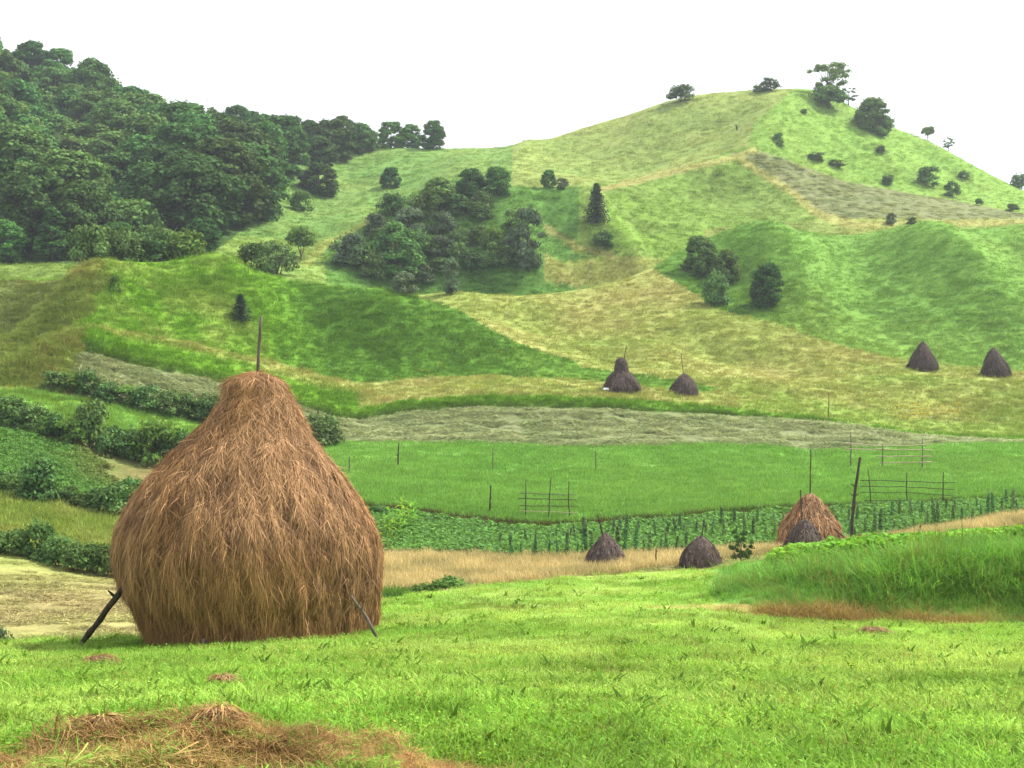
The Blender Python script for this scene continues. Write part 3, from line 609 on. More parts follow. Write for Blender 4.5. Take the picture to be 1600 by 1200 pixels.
    sz = (0.6+0.7*rng.random(n))*(0.75+0.5*np.clip((y-120)/250, 0, 1))
    sz *= 0.85+0.35*np.clip(fbm(x, y, 6, 3, 31.)+.4, 0, 1)
    scatter('meadow_grass', 'long meadow grass over the terraces and hillsides', 'grass', mea, np.stack([x, y, z], 1), sz, rz(n), c, 0.9-.4*np.clip((y-140)/160, 0, 1))
    # yellow, white meadow flowers
    fl = []
    for s in (95, 96):
        g = np.random.default_rng(s); mb = MB(); m = 9
        p = np.stack([g.normal(0, .5, m), g.normal(0, .5, m), .5+.15*g.random(m)], 1)
        leafquads(mb, p, unit(g.normal(0, .3, (m, 3))+np.array([0, -.3, 1])), .10, g, 1.0)
        fl.append(bpy.data.objects.new('meadow_flower', mb.mesh('meadow_flower', M_GRASS)))
    P = []
    for (cu, cv, su, sv, m) in ((1450, 650, 40, 9, 110), (1010, 530, 120, 30, 40), (1250, 560, 120, 30, 40), (640, 600, 60, 15, 12)):
        for _ in range(m): P.append(hit(np.clip(rng.normal(cu, su), 600, 1590), rng.normal(cv, sv)))
    P = np.array(P); n = len(P); wcol = np.where((rng.random(n) < .82)[:, None], np.array([.62, .46, .05]), np.array([.7, .7, .62]))
    scatter('meadow_flowers', 'yellow and white flowers scattered in the meadow grass', 'flowers', fl, P, .7+.6*rng.random(n), rz(n), wcol)
grass_all()

# ------------------------------------------------------------------ haystacks
def hay_mesh(name, prof, n, slen, swid, c_lo, c_hi, seed, lumps=0.06, squash=1.0, fuzz=0.03, grey=0.0, tip=0.0):
    """prof: (height, radius, axis offset x). body plus straws combed down its outside: ONE mesh."""
    g = np.random.default_rng(seed); prof = np.array(prof, float); H = prof[-1, 0]
    fr = lambda h: pchip(prof[:, 0], prof[:, 1], h); fx = lambda h: np.interp(h, prof[:, 0], prof[:, 2])
    def wob(h, th):
        return 1+lumps*(fbm(np.cos(th)*2.2+5, h*1.1+np.sin(th)*2.2, 1.3, 3, seed)*1.6)
    mb = MB(); nh, nt = 26, 40
    hh = np.concatenate([[-0.35], np.linspace(0, H, nh-1)]); th = np.arange(nt)*2*math.pi/nt
    A, B = np.meshgrid(hh, th, indexing='ij')
    rr = fr(np.maximum(A, 0))*wob(A, B)*0.965
    v = np.stack([fx(A)+rr*np.cos(B), squash*rr*np.sin(B), A], -1).reshape(-1, 3)
    q = [(i*nt+k, i*nt+(k+1) % nt, (i+1)*nt+(k+1) % nt, (i+1)*nt+k) for i in range(nh-1) for k in range(nt)]
    v = np.vstack([v, [[prof[-1, 2], 0, H*1.012]]]); t = [((nh-1)*nt+k, (nh-1)*nt+(k+1) % nt, nh*nt) for k in range(nt)]
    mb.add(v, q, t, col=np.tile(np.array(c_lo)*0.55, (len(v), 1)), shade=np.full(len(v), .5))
    # straws, area weighted
    hs = np.linspace(0, H, 400); w = fr(hs)*np.sqrt(1+np.gradient(fr(hs), hs)**2); cw = np.cumsum(w); cw /= cw[-1]
    h = np.interp(g.random(n), cw, hs); ph = g.random(n)*6.283
    h = np.clip(h+0.02*H, 0, H)
    e = 1e-3*H
    r = fr(h)*wob(h, ph); sl = (fr(np.minimum(h+e, H))-fr(np.maximum(h-e, 0)))/(np.minimum(h+e, H)-np.maximum(h-e, 0))
    rad = np.stack([np.cos(ph), np.sin(ph)*squash, 0*ph], 1)
    nrm = unit(rad+np.stack([0*ph, 0*ph, -sl], 1)); nrm[h > .985*H] = [0, 0, 1]
    down = unit(np.stack([np.cos(ph)*(-sl), np.sin(ph)*(-sl)*squash, -np.ones(n)], 1))
    tang = np.cross(nrm, down)
    lockn = fbm(ph*3, h*2.2, .8, 3, seed+3.)
    sw = g.normal(0, 1, n)*(.11+.18*np.clip(h/H, 0, 1))+0.30*lockn+np.clip((h/H-.40)/.50, 0, 1)*g.normal(0, .75, n)
    wild = g.random(n) < .12+.16*np.clip((h/H-.45)/.4, 0, 1); sw[wild] += g.normal(0, .9, wild.sum())
    d = unit(down+tang*sw[:, None]+nrm*(0.03+0.10*g.random(n))[:, None])
    st = g.random(n) < .035; d[st] = unit(d[st]+nrm[st]*.45+g.normal(0, .25, (st.sum(), 3)))
    lk = np.clip(fbm(ph*7, h*1.0, .55, 2, seed+9.)+.5, 0, 1)
    p = np.stack([fx(h)+r*np.cos(ph), squash*r*np.sin(ph), h], 1)+nrm*(fuzz*(g.random(n)-.3)+fuzz*1.2*(lk-.5))[:, None]
    ln = slen*(.35+1.0*g.random(n))
    bend = nrm*(-.10+.07*g.normal(0, 1, n))[:, None]+tang*(.22*g.normal(0, 1, n))[:, None]-np.array([0, 0, .12])
    over = p[:, 2]+ln*(d[:, 2]+bend[:, 2]) < -0.06; ln = np.where(over, np.maximum((p[:, 2]+.06)/np.maximum(-(d[:, 2]+bend[:, 2]), .2), .05), ln)
    side = unit(np.cross(d, nrm)+nrm*(.5*g.normal(0, 1, n))[:, None])
    mixt = np.clip(.48+.80*(lk-.5)+.26*g.normal(0, 1, n)+.12*(h/H-.4), 0, 1)
    col = np.array(c_lo)*(1-mixt[:, None])+np.array(c_hi)*mixt[:, None]
    wz = np.clip(fbm(ph*1.6+3, h*.9, 1.0, 3, seed+21.)*1.4, 0, .20)[:, None]; col = col*(1-wz)+wz*(.45*col.mean(1, keepdims=True)*np.array([1.25, 1.0, .80])+.45*col)
    pale = g.random(n) < .05; col[pale] = col[pale]*0.4+np.array(c_hi)*1.25*.6
    ribbons(mb, p, d, ln, swid*(.5+g.random(n)), bend, side, g, 4, col=np.clip(col, 0, .8), shade=np.clip(.5+.22*g.normal(0, 1, n), 0, 1))
    return mb.mesh(name, M_HAY)
def pole_mesh(name, pts, rad, mat, knots=0, seed=0, sides=8, wob=1.0):
    g = np.random.default_rng(seed+500); pts = np.asarray(pts, float)
    t = np.linspace(0, 1, len(pts)); tt = np.linspace(0, 1, max(10, len(pts)))
    P = np.stack([np.interp(tt, t, pts[:, i]) for i in range(3)], 1)
    L = np.linalg.norm(pts[-1]-pts[0]); P[1:-1] += g.normal(0, .0036*L*wob, (len(P)-2, 3))
    rr = np.interp(tt, np.linspace(0, 1, len(rad)), rad)*(1+.10*g.normal(0, 1, len(tt)))
    mb = MB(); tube(mb, P, rr, sides)
    for k in range(knots):
        i = g.integers(2, len(P)-2); a = g.random()*6.283; r0 = rr[i]
        q = P[i]+np.array([np.cos(a), np.sin(a), .8])*r0*np.array([[0.3], [2.2], [3.2]])
        tube(mb, q, [r0*.5, r0*.4, r0*.25], 5)
    return mb.mesh(name, mat, True)

BR_LO, BR_HI = (0.128, 0.063, 0.027), (0.49, 0.278, 0.120)
def big_haystack():
    x, y = (390-CU)/F*27.6, 27.6
    zb = -4.92
    px = 27.6/F
    prof = [(0, 2.158, 15.0), (0.25, 2.233, 13.0), (0.72, 2.333, 7.5), (1.19, 2.471, -2.0), (1.66, 2.484, -3.0), (2.13, 2.384, -6.0), (2.6, 2.139, -9.5), (3.07, 1.825, -8.5), (3.54, 1.449, -8.5), (4.01, 1.041, -2.0), (4.24, 0.884, 4.5), (4.48, 0.734, 7.5), (4.72, 0.602, 10.0), (4.95, 0.477, 3.0), (5.04, 0.289, 3.0), (5.07, 0.080, 3.0)]
    prof = [(h, r+(.05 if 4.9 < h < 5.06 else 0), (o+5)*px) for h, r, o in prof]
    t = thing('haystack', 'big brown haystack with pole on top, standing on the foreground field', 'haystack', (x, y, zb), 0, 'haystacks')
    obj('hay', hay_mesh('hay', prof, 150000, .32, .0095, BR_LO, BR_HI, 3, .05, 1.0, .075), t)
    obj('pole', pole_mesh('pole', [(.12, 0, 3.5), (.15, 0, 5.0), (.19, .0, 5.7), (.225, .0, 6.24)], [.036, .034, .031, .026], M_POLE, 0, 1, 8, .3), t)
    mb = MB(); tube(mb, [(-.39, -2.44, -.25), (-.375, -2.46, .1), (-.37, -2.42, .36)], [.045, .045, .035], 7)
    obj('stake', mb.mesh('stake', M_POLE, True), t)
    # props leaning on it
    def prop(u0, v0, d0, u1, v1, d1, label, seed):
        a = np.array([d0*(u0-CU)/F, d0, d0*(CV-v0)/F]); a[2] = float(ground(a[0], a[1]))-.05
        b = np.array([d1*(u1-CU)/F, d1, d1*(CV-v1)/F])
        o = obj('prop_pole', pole_mesh('prop_pole', [(0, 0, 0), tuple((b-a)*.5+np.array([.02, 0, .03])), tuple(b-a)], [.068, .062, .05] if seed == 1 else [.032, .029, .022], M_DARKPOLE if seed == 1 else M_POLE, 3, seed), None, a)
        tag(o, label, 'pole')
    prop(122, 1010, 26.8, 197, 913, 26.2, 'dark wooden prop leaning against the left side of the big haystack', 1)
    prop(592, 980, 25.1, 549, 932, 25.15, 'short forked branch leaning low on the right side of the big haystack', 2)
big_haystack()

def small_stack(u, v, h_px, w_px, label, lo, hi, shape, pole=None, seed=1, d=None, depth=0.0, sink=0.0, lean=0.0):
    P = hit(u, v) if d is None else np.array([d*(u-CU)/F, d, float(ground(d*(u-CU)/F, d))])
    m = P[1]/F; H = h_px*m; w = w_px*m/2
    prof = [(a*H, b*w, lean*a*H) for a, b in shape]
    t = thing('haystack', label, 'haystack', (P[0], P[1]+w*.6, P[2]-sink), 0, 'haystacks')
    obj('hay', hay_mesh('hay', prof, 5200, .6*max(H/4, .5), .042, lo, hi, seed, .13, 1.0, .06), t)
    if pole:
        pts = [(lean*H+px_*m, 0, H*.8 if i == 0 else py_*m) for i, (px_, py_) in enumerate(pole)]
        obj('pole', pole_mesh('pole', pts, [.05, .035], M_DARKPOLE, 0, seed), t)
    return P
G_LO, G_HI = (0.048, 0.034, 0.028), (0.150, 0.110, 0.090)
CONE = [(0, 1), (.15, 1.0), (.35, .86), (.55, .64), (.75, .40), (.9, .2), (1, .06)]
BELL = [(0, 1), (.12, 1.0), (.3, .85), (.5, .6), (.62, .40), (.8, .32), (.92, .25), (1, .08)]
DOME = [(0, 1), (.2, .96), (.45, .80), (.65, .60), (.82, .38), (.94, .18), (1, .05)]
BROAD = [(0, .97), (.2, 1.0), (.42, .90), (.62, .66), (.8, .42), (.93, .24), (1, .08)]
P = small_stack(972, 613, 54, 58, 'dark haystack with a narrow neck and thin pole on the pinkish meadow', G_LO, G_HI, BELL, [(3, 40), (8, 73)], 11)
for (du, dv_, w, lab) in ((-25, -5, .34, 'white plastic scrap tucked at the left foot of the necked haystack'), (-13, -4, .22, 'smaller white plastic scrap at the foot of the necked haystack')):
    g = np.random.default_rng(int(-du)); mb = MB(); k = 7
    gx, gy = np.meshgrid(np.linspace(-w, w, k), np.linspace(-w*.6, w*.6, k), indexing='ij')
    vv = np.stack([gx, gy*.5, .28*np.abs(fbm(gx*2, gy*2, .5, 2, -du))+.35+gy*.6], -1).reshape(-1, 3)
    mb.add(vv, [(i*k+j, (i+1)*k+j, (i+1)*k+j+1, i*k+j+1) for i in range(k-1) for j in range(k-1)])
    mb.add(vv+np.array([0, .05, -.03]), [(i*k+j, i*k+j+1, (i+1)*k+j+1, (i+1)*k+j) for i in range(k-1) for j in range(k-1)])
    q = P+np.array([du*P[1]/F, -.3, 0]); q[2] = float(ground(q[0], q[1]))
    tag(obj('plastic_sheet', mb.mesh('plastic_sheet', M_WHITE, True), None, q), lab, 'plastic sheet')
small_stack(1071, 618, 34, 47, 'low dark haystack with a tall leaning pole beside the necked one', G_LO, G_HI, DOME, [(-1, 32), (-5, 66)], 12)
small_stack(1446, 581, 47, 46, 'tall pointed dark haystack below the right knoll', G_LO, np.array(G_HI)*.9, CONE, [(0, 46), (0, 50)], 13)
small_stack(1562, 590, 46, 44, 'dark haystack leaning to the right near the edge of the meadow', G_LO, np.array(G_HI)*.9, DOME, None, 14, lean=-.12)
small_stack(948, 886, 50, 67, 'dark conical haystack with leaning pole in the straw coloured strip', G_LO, G_HI, CONE, [(-3, 48), (-13, 79)], 15)
small_stack(1098, 888, 46, 66, 'low dark domed haystack with knotted top and pole by the sapling', G_LO, G_HI, DOME, [(0, 44), (5, 74)], 16, d=82)
small_stack(1272, 855, 82, 99, 'brown haystack with a long pole, half hidden behind a dark one', BR_LO, np.array(BR_HI)*.95, BROAD, [(0, 80), (1, 152)], 17, d=92)
small_stack(1262, 858, 52, 66, 'small dark haystack standing in front of the brown one', G_LO, G_HI, DOME, [(-4, 50), (-7, 98)], 18, d=84)
# small heaps of hay left on the near field
for (u, v, w, h, lab) in ((155, 1040, 64, 21, 'flat little heap of brown hay on the grass below the leaning prop'), (345, 1075, 58, 27, 'small pointed heap of brown hay on the foreground grass'), (1366, 990, 60, 13, 'thin brown scrap of hay on the grass below the right bank'), (335, 1140, 84, 34, 'rough tuft of brown hay on the brink of the near bank'), (150, 1146, 84, 28, 'low matted brown hay mound at the left of the near bank')):
    Q = hit(u, v); m = Q[1]/F
    prof = [(0, w*m/2), (h*m*.3, w*m*.42), (h*m*.6, w*m*.27), (h*m*.72, w*m*.12)]
    me = hay_mesh('hay_heap', [(a, b, 0) for a, b in prof], 1100, .11, .006, np.array((.11, .062, .026)), np.array((.42, .26, .095)), int(u), .35, .8, .035)
    tag(obj('hay_heap', me, None, (Q[0], Q[1]+.1, Q[2]-.02)), lab, 'hay heap', 'little hay heaps on the near grass')

# ------------------------------------------------------------------ posts, drying racks, bean rows
def post(u, v, top_u, top_v, label, rad=.055, mat=None, d=None, knots=1, seed=0, bow=0.0, group='single posts in the fields', name='post'):
    P = hit(u, v) if d is None else np.array([d*(u-CU)/F, d, float(ground(d*(u-CU)/F, d))])
    m = P[1]/F; T = np.array([(top_u-u)*m, 0, P[1]*(CV-top_v)/F-P[2]])
    me = pole_mesh(name, [(0, 0, -.3), tuple(T*.5+np.array([bow*m, 0, 0])), tuple(T)], [rad*.95, rad*.82, rad*.58], mat or M_POLE, knots, seed+int(u))
    o = obj(name, me, None, P); tag(o, label, 'post', group)
    return o
post(546, 738, 546, 712, 'grey post in the green field nearest the big haystack', .07)
post(622, 730, 623, 692, 'dark post at the upper left of the green field below the cut hay', .085, M_DARKPOLE)
post(770, 738, 770, 700, 'thin grey post at the top of the green field left of centre', .06)
post(931, 737, 931, 703, 'post with rag of hay halfway up in the upper green field', .065)
post(765, 803, 767, 758, 'stout post thickened at its foot, left of the small rack', .09, M_DARKPOLE, knots=2)
post(1295, 655, 1295, 613, 'tall thin pole rising from the edge of the cut hay', .055, M_DARKPOLE)
post(1025, 889, 1025, 857, 'short dark stake in the straw strip between two dark haystacks', .055, M_DARKPOLE, d=84)
post(1436, 842, 1438, 820, 'short reddish stake in dry grass beyond the leafy crop', .05, M_DARKPOLE, d=88)
post(1330, 850, 1344, 715, 'very tall dark knotted pole beside the brown haystack', .125, M_DARKPOLE, d=88, knots=5, bow=-3)
post(758, 836, 758, 806, 'thin pale stick among the vegetable crop', .03, M_GREYRAIL, knots=0)
post(660, 780, 658, 756, 'faint thin stick low in the green field', .03, M_GREYRAIL, knots=0)
post(1152, 204, 1150, 195, 'small dark stump on the hillside left of the ridge path', .3, M_DARKPOLE, knots=0, name='tree_stump', group=None)
P_ = hit(1322, 838); tag(obj('prop_pole', pole_mesh('prop_pole', [(0, 0, 0), (-.5, 0, .45), (-1.1, 0, .95)], [.06, .05, .04], M_DARKPOLE, 0, 5), None, (88*(1333-CU)/F, 88.2, float(ground(88*(1333-CU)/F, 88.2)))), 'short prop leaning against the brown haystack by the tall pole', 'pole')

def rack(label, posts, rails, mat, rmats, prad=.045, rrad=.026):
    """posts: (u, v_base, u_top, v_top); rails: list of point lists in sight coordinates; all stand at the depth of the first post's foot"""
    P0 = hit(posts[0][0], posts[0][1]); d = P0[1]; m = d/F
    t = thing('drying_rack', label, 'drying rack', P0, 0, 'hay drying racks in the green field')
    for i, (u, v, u2, v2) in enumerate(posts):
        dd = hit(u, v)[1]
        w = np.array([(u-CU)*dd/F, dd, float(ground((u-CU)*dd/F, dd))])
        tip = np.array([(u2-CU)*dd/F, dd, (CV-v2)*dd/F])
        midp = (w+tip)/2+np.array([rng.normal(0, .05), 0, 0])
        pts = [tuple(w-P0-np.array([0, 0, .25])), tuple(midp-P0), tuple(tip-P0)]
        obj('post', pole_mesh('post', pts, [prad*1.1, prad, prad*.75], mat, 1, i+int(u)), t)
    for i, rl in enumerate(rails):
        pts = []
        for (u, v) in rl:
            us = [p[0] for p in posts]; dsx = [hit(p[0], p[1])[1] for p in posts]
            dd = np.interp(u, us, dsx)-.10
            pts.append(((u-CU)*dd/F-P0[0], dd-P0[1], (CV-v)*dd/F-P0[2]))
        obj('rail', pole_mesh('rail', pts, [rrad*1.1, rrad], rmats[i % len(rmats)], 0, i+7), t)
rack('small drying rack of three posts and four rails, in the lower green field',
     [(822, 808, 822, 749), (857, 812, 861, 746), (891, 812, 889, 752)],
     [[(812, 771), (900, 773)], [(810, 779), (858, 780), (900, 781)], [(812, 790), (858, 791), (902, 791)], [(812, 798), (902, 801)]], M_DARKPOLE, [M_GREYRAIL, M_DARKPOLE, M_DARKPOLE, M_RAIL])
rack('dark drying rack of three posts and four rails above the bean rows',
     [(1361, 790, 1356, 733), (1418, 791, 1417, 738), (1474, 793, 1474, 738)],
     [[(1344, 751), (1418, 752), (1494, 754)], [(1344, 760), (1418, 761), (1491, 765)], [(1344, 769), (1418, 770), (1490, 775)], [(1350, 782), (1418, 782), (1492, 785)]], M_DARKPOLE, [M_DARKPOLE])
rack('pale railed drying rack at the edge of the cut hay',
     [(1329, 730, 1329, 676), (1378, 732, 1379, 694), (1441, 732, 1441, 685)],
     [[(1317, 693), (1379, 697), (1456, 694)], [(1318, 702), (1456, 703)], [(1370, 713), (1457, 713)], [(1375, 723), (1455, 722)]], M_POLE, [M_RAIL], .055, .05)
# twigs on the brown stacks' poles are left bare

def bean_mesh(seed):
    g = np.random.default_rng(seed); mb = MB()
    n = 170; h = g.random(n)**.8*1.65; r = (.26*(1-h/1.9)+.05)*np.sqrt(g.random(n)); a = g.random(n)*6.283
    p = np.stack([r*np.cos(a), r*np.sin(a), h+.05], 1)
    leafquads(mb, p, unit(np.stack([np.cos(a), np.sin(a), .3+g.random(n)], 1)), .15, g, 1.3)
    return mb.mesh('foliage', M_BEAN)
bean_leaf = [bean_mesh(s) for s in (1, 2, 3, 4)]
_mb = MB(); tube(_mb, [(0, 0, -.2), (.02, 0, 1.0), (0.03, .01, 2.0)], [.022, .02, .015], 5); bean_pole = _mb.mesh('pole', M_GREYRAIL, True)
def bean_row(pl, step, label, group, sc):
    u = pl[0][0]; us = [p[0] for p in pl]; vs = [p[1] for p in pl]
    while u < us[-1]:
        uu = u+random.uniform(-3, 3); v = np.interp(uu, us, vs)+random.uniform(-1.2, 1.2); u += step*random.uniform(.7, 1.25)
        P = hit(uu, v)
        s = sc*random.uniform(.55, 1.2)
        t = thing('bean_plant', label, 'bean plant', P, random.random()*6.28, group, (s*.8, s*.8, s)); t.rotation_euler = (random.gauss(0, .07), random.gauss(0, .07), random.random()*6.28)
        obj('foliage', random.choice(bean_leaf), t); obj('pole', bean_pole, t)
bean_row([(760, 862), (900, 850), (1010, 842)], 20, 'climbing bean plant in the short middle row above the cabbages', 'bean plants above the cabbages', .8)
bean_row([(800, 874), (1000, 870), (1085, 862)], 14, 'climbing bean plant on a pole in the row behind the two dark haystacks', 'bean plants of the middle row', 1.0)
bean_row([(1025, 846), (1230, 845), (1345, 846), (1450, 830), (1592, 804)], 15, 'climbing bean plant on a pole along the dry grass at the right', 'bean plants of the front right row', 1.0)
bean_row([(870, 848), (1010, 838), (1180, 826), (1340, 822), (1430, 812), (1590, 795)], 19, 'climbing bean plant on a pole in the back row below the green field', 'bean plants of the back row', .85)
def maize_mesh(seed):
    g = np.random.default_rng(seed); mb = MB()
    tube(mb, [(0, 0, -.1), (.02, 0, 1), (0, 0.02, 2.0)], [.03, .025, .012], 5, shade=.5)
    n = 16; z = np.linspace(.25, 1.95, n); a = np.arange(n)*2.5+g.normal(0, .4, n)
    d = unit(np.stack([np.cos(a)*.7, np.sin(a)*.7, np.ones(n)], 1)); b = np.stack([np.cos(a)*.6, np.sin(a)*.6, -np.ones(n)*.8], 1)
    ribbons(mb, np.stack([0*z, 0*z, z], 1), d, np.full(n, .75), np.full(n, .10), b, np.stack([-np.sin(a), np.cos(a), 0*a], 1), g, 5, shade=g.random(n))
    return mb.mesh('maize_plant', M_MAIZE)
mz = [maize_mesh(s) for s in (1, 2)]
for (u, v) in ((600, 852), (607, 842), (612, 850), (619, 838), (625, 846), (631, 834), (637, 828), (642, 834), (646, 822), (628, 826)):
    P = hit(u, v); s = random.uniform(.75, 1.05)
    o = obj('maize_plant', random.choice(mz), None, P); o.scale = (s*1.5, s*1.5, s*1.1); o.rotation_euler = (0, 0, random.random()*6)
    tag(o, 'tall bright green maize plant at the left end of the vegetable crop', 'maize', 'maize plants by the big haystack')

# ------------------------------------------------------------------ trees and bushes
def crown_points(clumps, per, g, shell=.55, flat=.86):
    P, Nn, S = [], [], []
    for (c, r) in clumps:
        n = int(per*(r**2)) + 12
        d = unit(g.normal(0, 1, (n, 3))); d[:, 2] = np.where(d[:, 2] < -.35, -d[:, 2]*.8, d[:, 2]); d = unit(d)
        rr = r*(shell+(1-shell)*g.random(n)**.6)*(1+.22*g.normal(0, 1, n))
        P.append(c+d*rr[:, None]*np.array([1.1, 1.1, flat])); Nn.append(unit(d+g.normal(0, .42, (n, 3))+np.array([0, 0, .30])))
        S.append(np.clip(.5+.20*g.normal(0, 1)+.2*g.normal(0, 1, n), 0, 1))
    return np.concatenate(P), np.concatenate(Nn), np.concatenate(S)
def limbs(mb, base_r, H, clumps, g, fork=.35, lean=(0, 0), nl=7):
    top = np.array([lean[0], lean[1], H])
    tr = [np.array([0, 0, -.4]), np.array([lean[0]*.2, lean[1]*.2, H*.3]), np.array([lean[0]*.6, lean[1]*.6, H*.65]), top*np.array([1, 1, .92])]
    tube(mb, tr, [base_r*1.2, base_r*.85, base_r*.5, base_r*.15], 7)
    idx = g.permutation(len(clumps))[:nl]
    for i in idx:
        c, r = clumps[i]; z0 = min(max(c[2]*fork+g.random()*.1*H, .12*H), .75*H); t = z0/(H*.92)
        s = np.array([lean[0]*t*.8, lean[1]*t*.8, z0]); mid = (s+c)/2+np.array([0, 0, -.06*H])+g.normal(0, .02*H, 3)
        tube(mb, [s, mid, c], [base_r*.42, base_r*.28, base_r*.10], 5)
def make_tree(kind, seed):
    """(crown mesh, trunk mesh), about 'H' metres tall: see TREE_H"""
    g = np.random.default_rng(seed*31+5); cl = []; mb = MB(); tk = MB()
    if kind == 'beech':                    # dense broad crown, leafed nearly to the ground
        H, Rr = 14.0, 5.0
        for k in range(84):
            h = .05+.87*g.random()**.9; a = g.random()*6.283
            env = Rr*(math.sin(min(1, (1-h)*1.75+.08)*math.pi/2))*(.72+.28*min(1, h*3))
            q = env*(.62+.30*g.random()); cl.append((np.array([q*math.cos(a), q*math.sin(a), h*H]), .85+.65*g.random()))
        for k in range(7): cl.append((np.array([g.normal(0, .9), g.normal(0, .9), H*(.84+.10*g.random())]), 1.0+.4*g.random()))
        p, n, s = crown_points(cl, 86, g, .55, .92); leafquads(mb, p, n, .44, g, 1.5, s); limbs(tk, .32, H, cl, g)
        m = M_BEECH
    elif kind == 'tall':                   # narrower, pointed
        H, Rr = 14.0, 3.4
        for k in range(80):
            h = .06+.86*g.random(); a = g.random()*6.283
            env = Rr*(1-h)**.62*1.15*min(1, .55+h*2); q = env*(.5+.42*g.random())
            cl.append((np.array([q*math.cos(a), q*math.sin(a), h*H]), .62+.5*g.random()*(1.2-h)))
        cl.append((np.array([0, 0, H*.95]), .6))
        p, n, s = crown_points(cl, 75, g); leafquads(mb, p, n, .42, g, 1.5, s); limbs(tk, .26, H, cl, g); m = M_BEECH
    elif kind == 'open':                   # gappy crown, limbs and sky showing
        H, Rr = 10.0, 4.6
        for k in range(30):
            h = .34+.62*g.random(); a = g.random()*6.283; q = Rr*math.sin(math.pi*min(.98, (h-.18)*1.05))*(.55+.5*g.random())
            cl.append((np.array([q*math.cos(a), q*math.sin(a), h*H]), .6+.5*g.random()))
        p, n, s = crown_points(cl, 110, g, .3); leafquads(mb, p, n, .34, g, 1.5, s); limbs(tk, .26, H*.9, cl, g, .55, (.3, 0), 17); m = M_BEECH
    elif kind == 'round':                  # round crown on a thin forked stem
        H, Rr = 6.0, 2.3
        for k in range(34):
            d = unit(g.normal(0, 1, 3)); cl.append((np.array([0, 0, H*.63])+d*np.array([Rr, Rr, Rr*.92])*(.45+.32*g.random()), .55+.25*g.random()))
        p, n, s = crown_points(cl, 190, g); leafquads(mb, p, n, .22, g, 1.5, s)
        tube(tk, [(0, 0, -.3), (.05, 0, .9), (-.35, 0, 2.2), (-.6, 0, 3.6)], [.11, .09, .07, .03], 6); tube(tk, [(.05, 0, .85), (.4, .1, 1.9), (.6, .1, 3.4)], [.07, .06, .02], 6); tube(tk, [(0, 0, .9), (.1, -.2, 2.2), (.1, -.2, 4)], [.06, .05, .02], 6); m = M_LIME
    elif kind == 'willow':                 # upright brush of grey-green shoots
        H, Rr = 8.0, 2.0
        for k in range(30):
            h = .10+.82*g.random(); a = g.random()*6.283; q = Rr*math.sin(math.pi*min(.97, h*.85+.12))*(.4+.55*g.random())
            cl.append((np.array([q*math.cos(a), q*math.sin(a), h*H]), .5+.35*g.random()))
        p, n, s = crown_points(cl, 150, g, .4); n = unit(n*np.array([1, 1, .3])); leafquads(mb, p, n, .26, g, 2.2, s); limbs(tk, .16, H, cl, g, .3, (0, 0), 12); m = M_SILVER
    elif kind == 'conifer':                # tiers of drooping needle branches
        H, Rr = 7.0, 1.9
        tube(tk, [(0, 0, -.3), (0, 0, H*.5), (0, 0, H)], [.13, .08, .02], 6)
        for k in range(120):
            h = .06+.92*k/120.; a = k*2.4+g.normal(0, .2); ln = Rr*(1-h)**.8*(.75+.5*g.random())+.12
            t = g.random(26); base = np.array([0, 0, h*H]); dr = np.array([math.cos(a), math.sin(a), .18-.45*0])
            p = base+dr*(t*ln)[:, None]+g.normal(0, .09, (26, 3))-np.array([0, 0, .18*ln])*(t**2)[:, None]
            leafquads(mb, p, unit(g.normal(0, .6, (26, 3))+np.array([0, 0, .8])), .17, g, 2.4, np.clip(.35+.3*t+.15*g.normal(0, 1, 26), 0, 1))
        m = M_NEEDLE
    else:                                  # shrub, leafed to the ground
        H, Rr = 3.0, 1.75
        for k in range(24):
            h = .10+.74*g.random(); a = g.random()*6.283; q = Rr*math.sqrt(max(0, 1-(h*.98)**2))*(.4+.5*g.random())
            cl.append((np.array([q*math.cos(a), q*math.sin(a), h*H]), .42+.32*g.random()))
        p, n, s = crown_points(cl, 210, g, .45); leafquads(mb, p, n, .19, g, 1.6, s)
        k = 90; a = g.random(k)*6.283; q = Rr*np.sqrt(g.random(k)); pp = np.stack([q*np.cos(a), q*np.sin(a), H*(.98-.35*(q/Rr)**2)*(.9+.22*g.random(k))], 1)
        leafquads(mb, pp, unit(g.normal(0, 1, (k, 3))), .17, g, 2.0)
        for j in range(4):
            c, r = cl[j*4]; tube(tk, [(g.normal(0, .15), g.normal(0, .15), -.2), c*.5, c], [.05, .035, .012], 5)
        m = {'shrub': M_SHRUB, 'lime': M_LIME, 'silver': M_SILVER}[kind]
    return mb.mesh('crown', m), tk.mesh('trunk', M_BARK, True), H, Rr
TREES = {}
for kind, ns in (('beech', 7), ('tall', 3), ('open', 2), ('round', 1), ('willow', 2), ('conifer', 2), ('shrub', 5), ('lime', 2), ('silver', 2)):
    TREES[kind] = [make_tree(kind, 10*i+len(kind)) for i in range(ns)]
KINDNAME = dict(beech='broadleaf_tree', tall='broadleaf_tree', open='open_crowned_tree', round='round_crowned_tree', willow='willow_tree', conifer='conifer_tree', shrub='shrub', lime='shrub', silver='shrub')
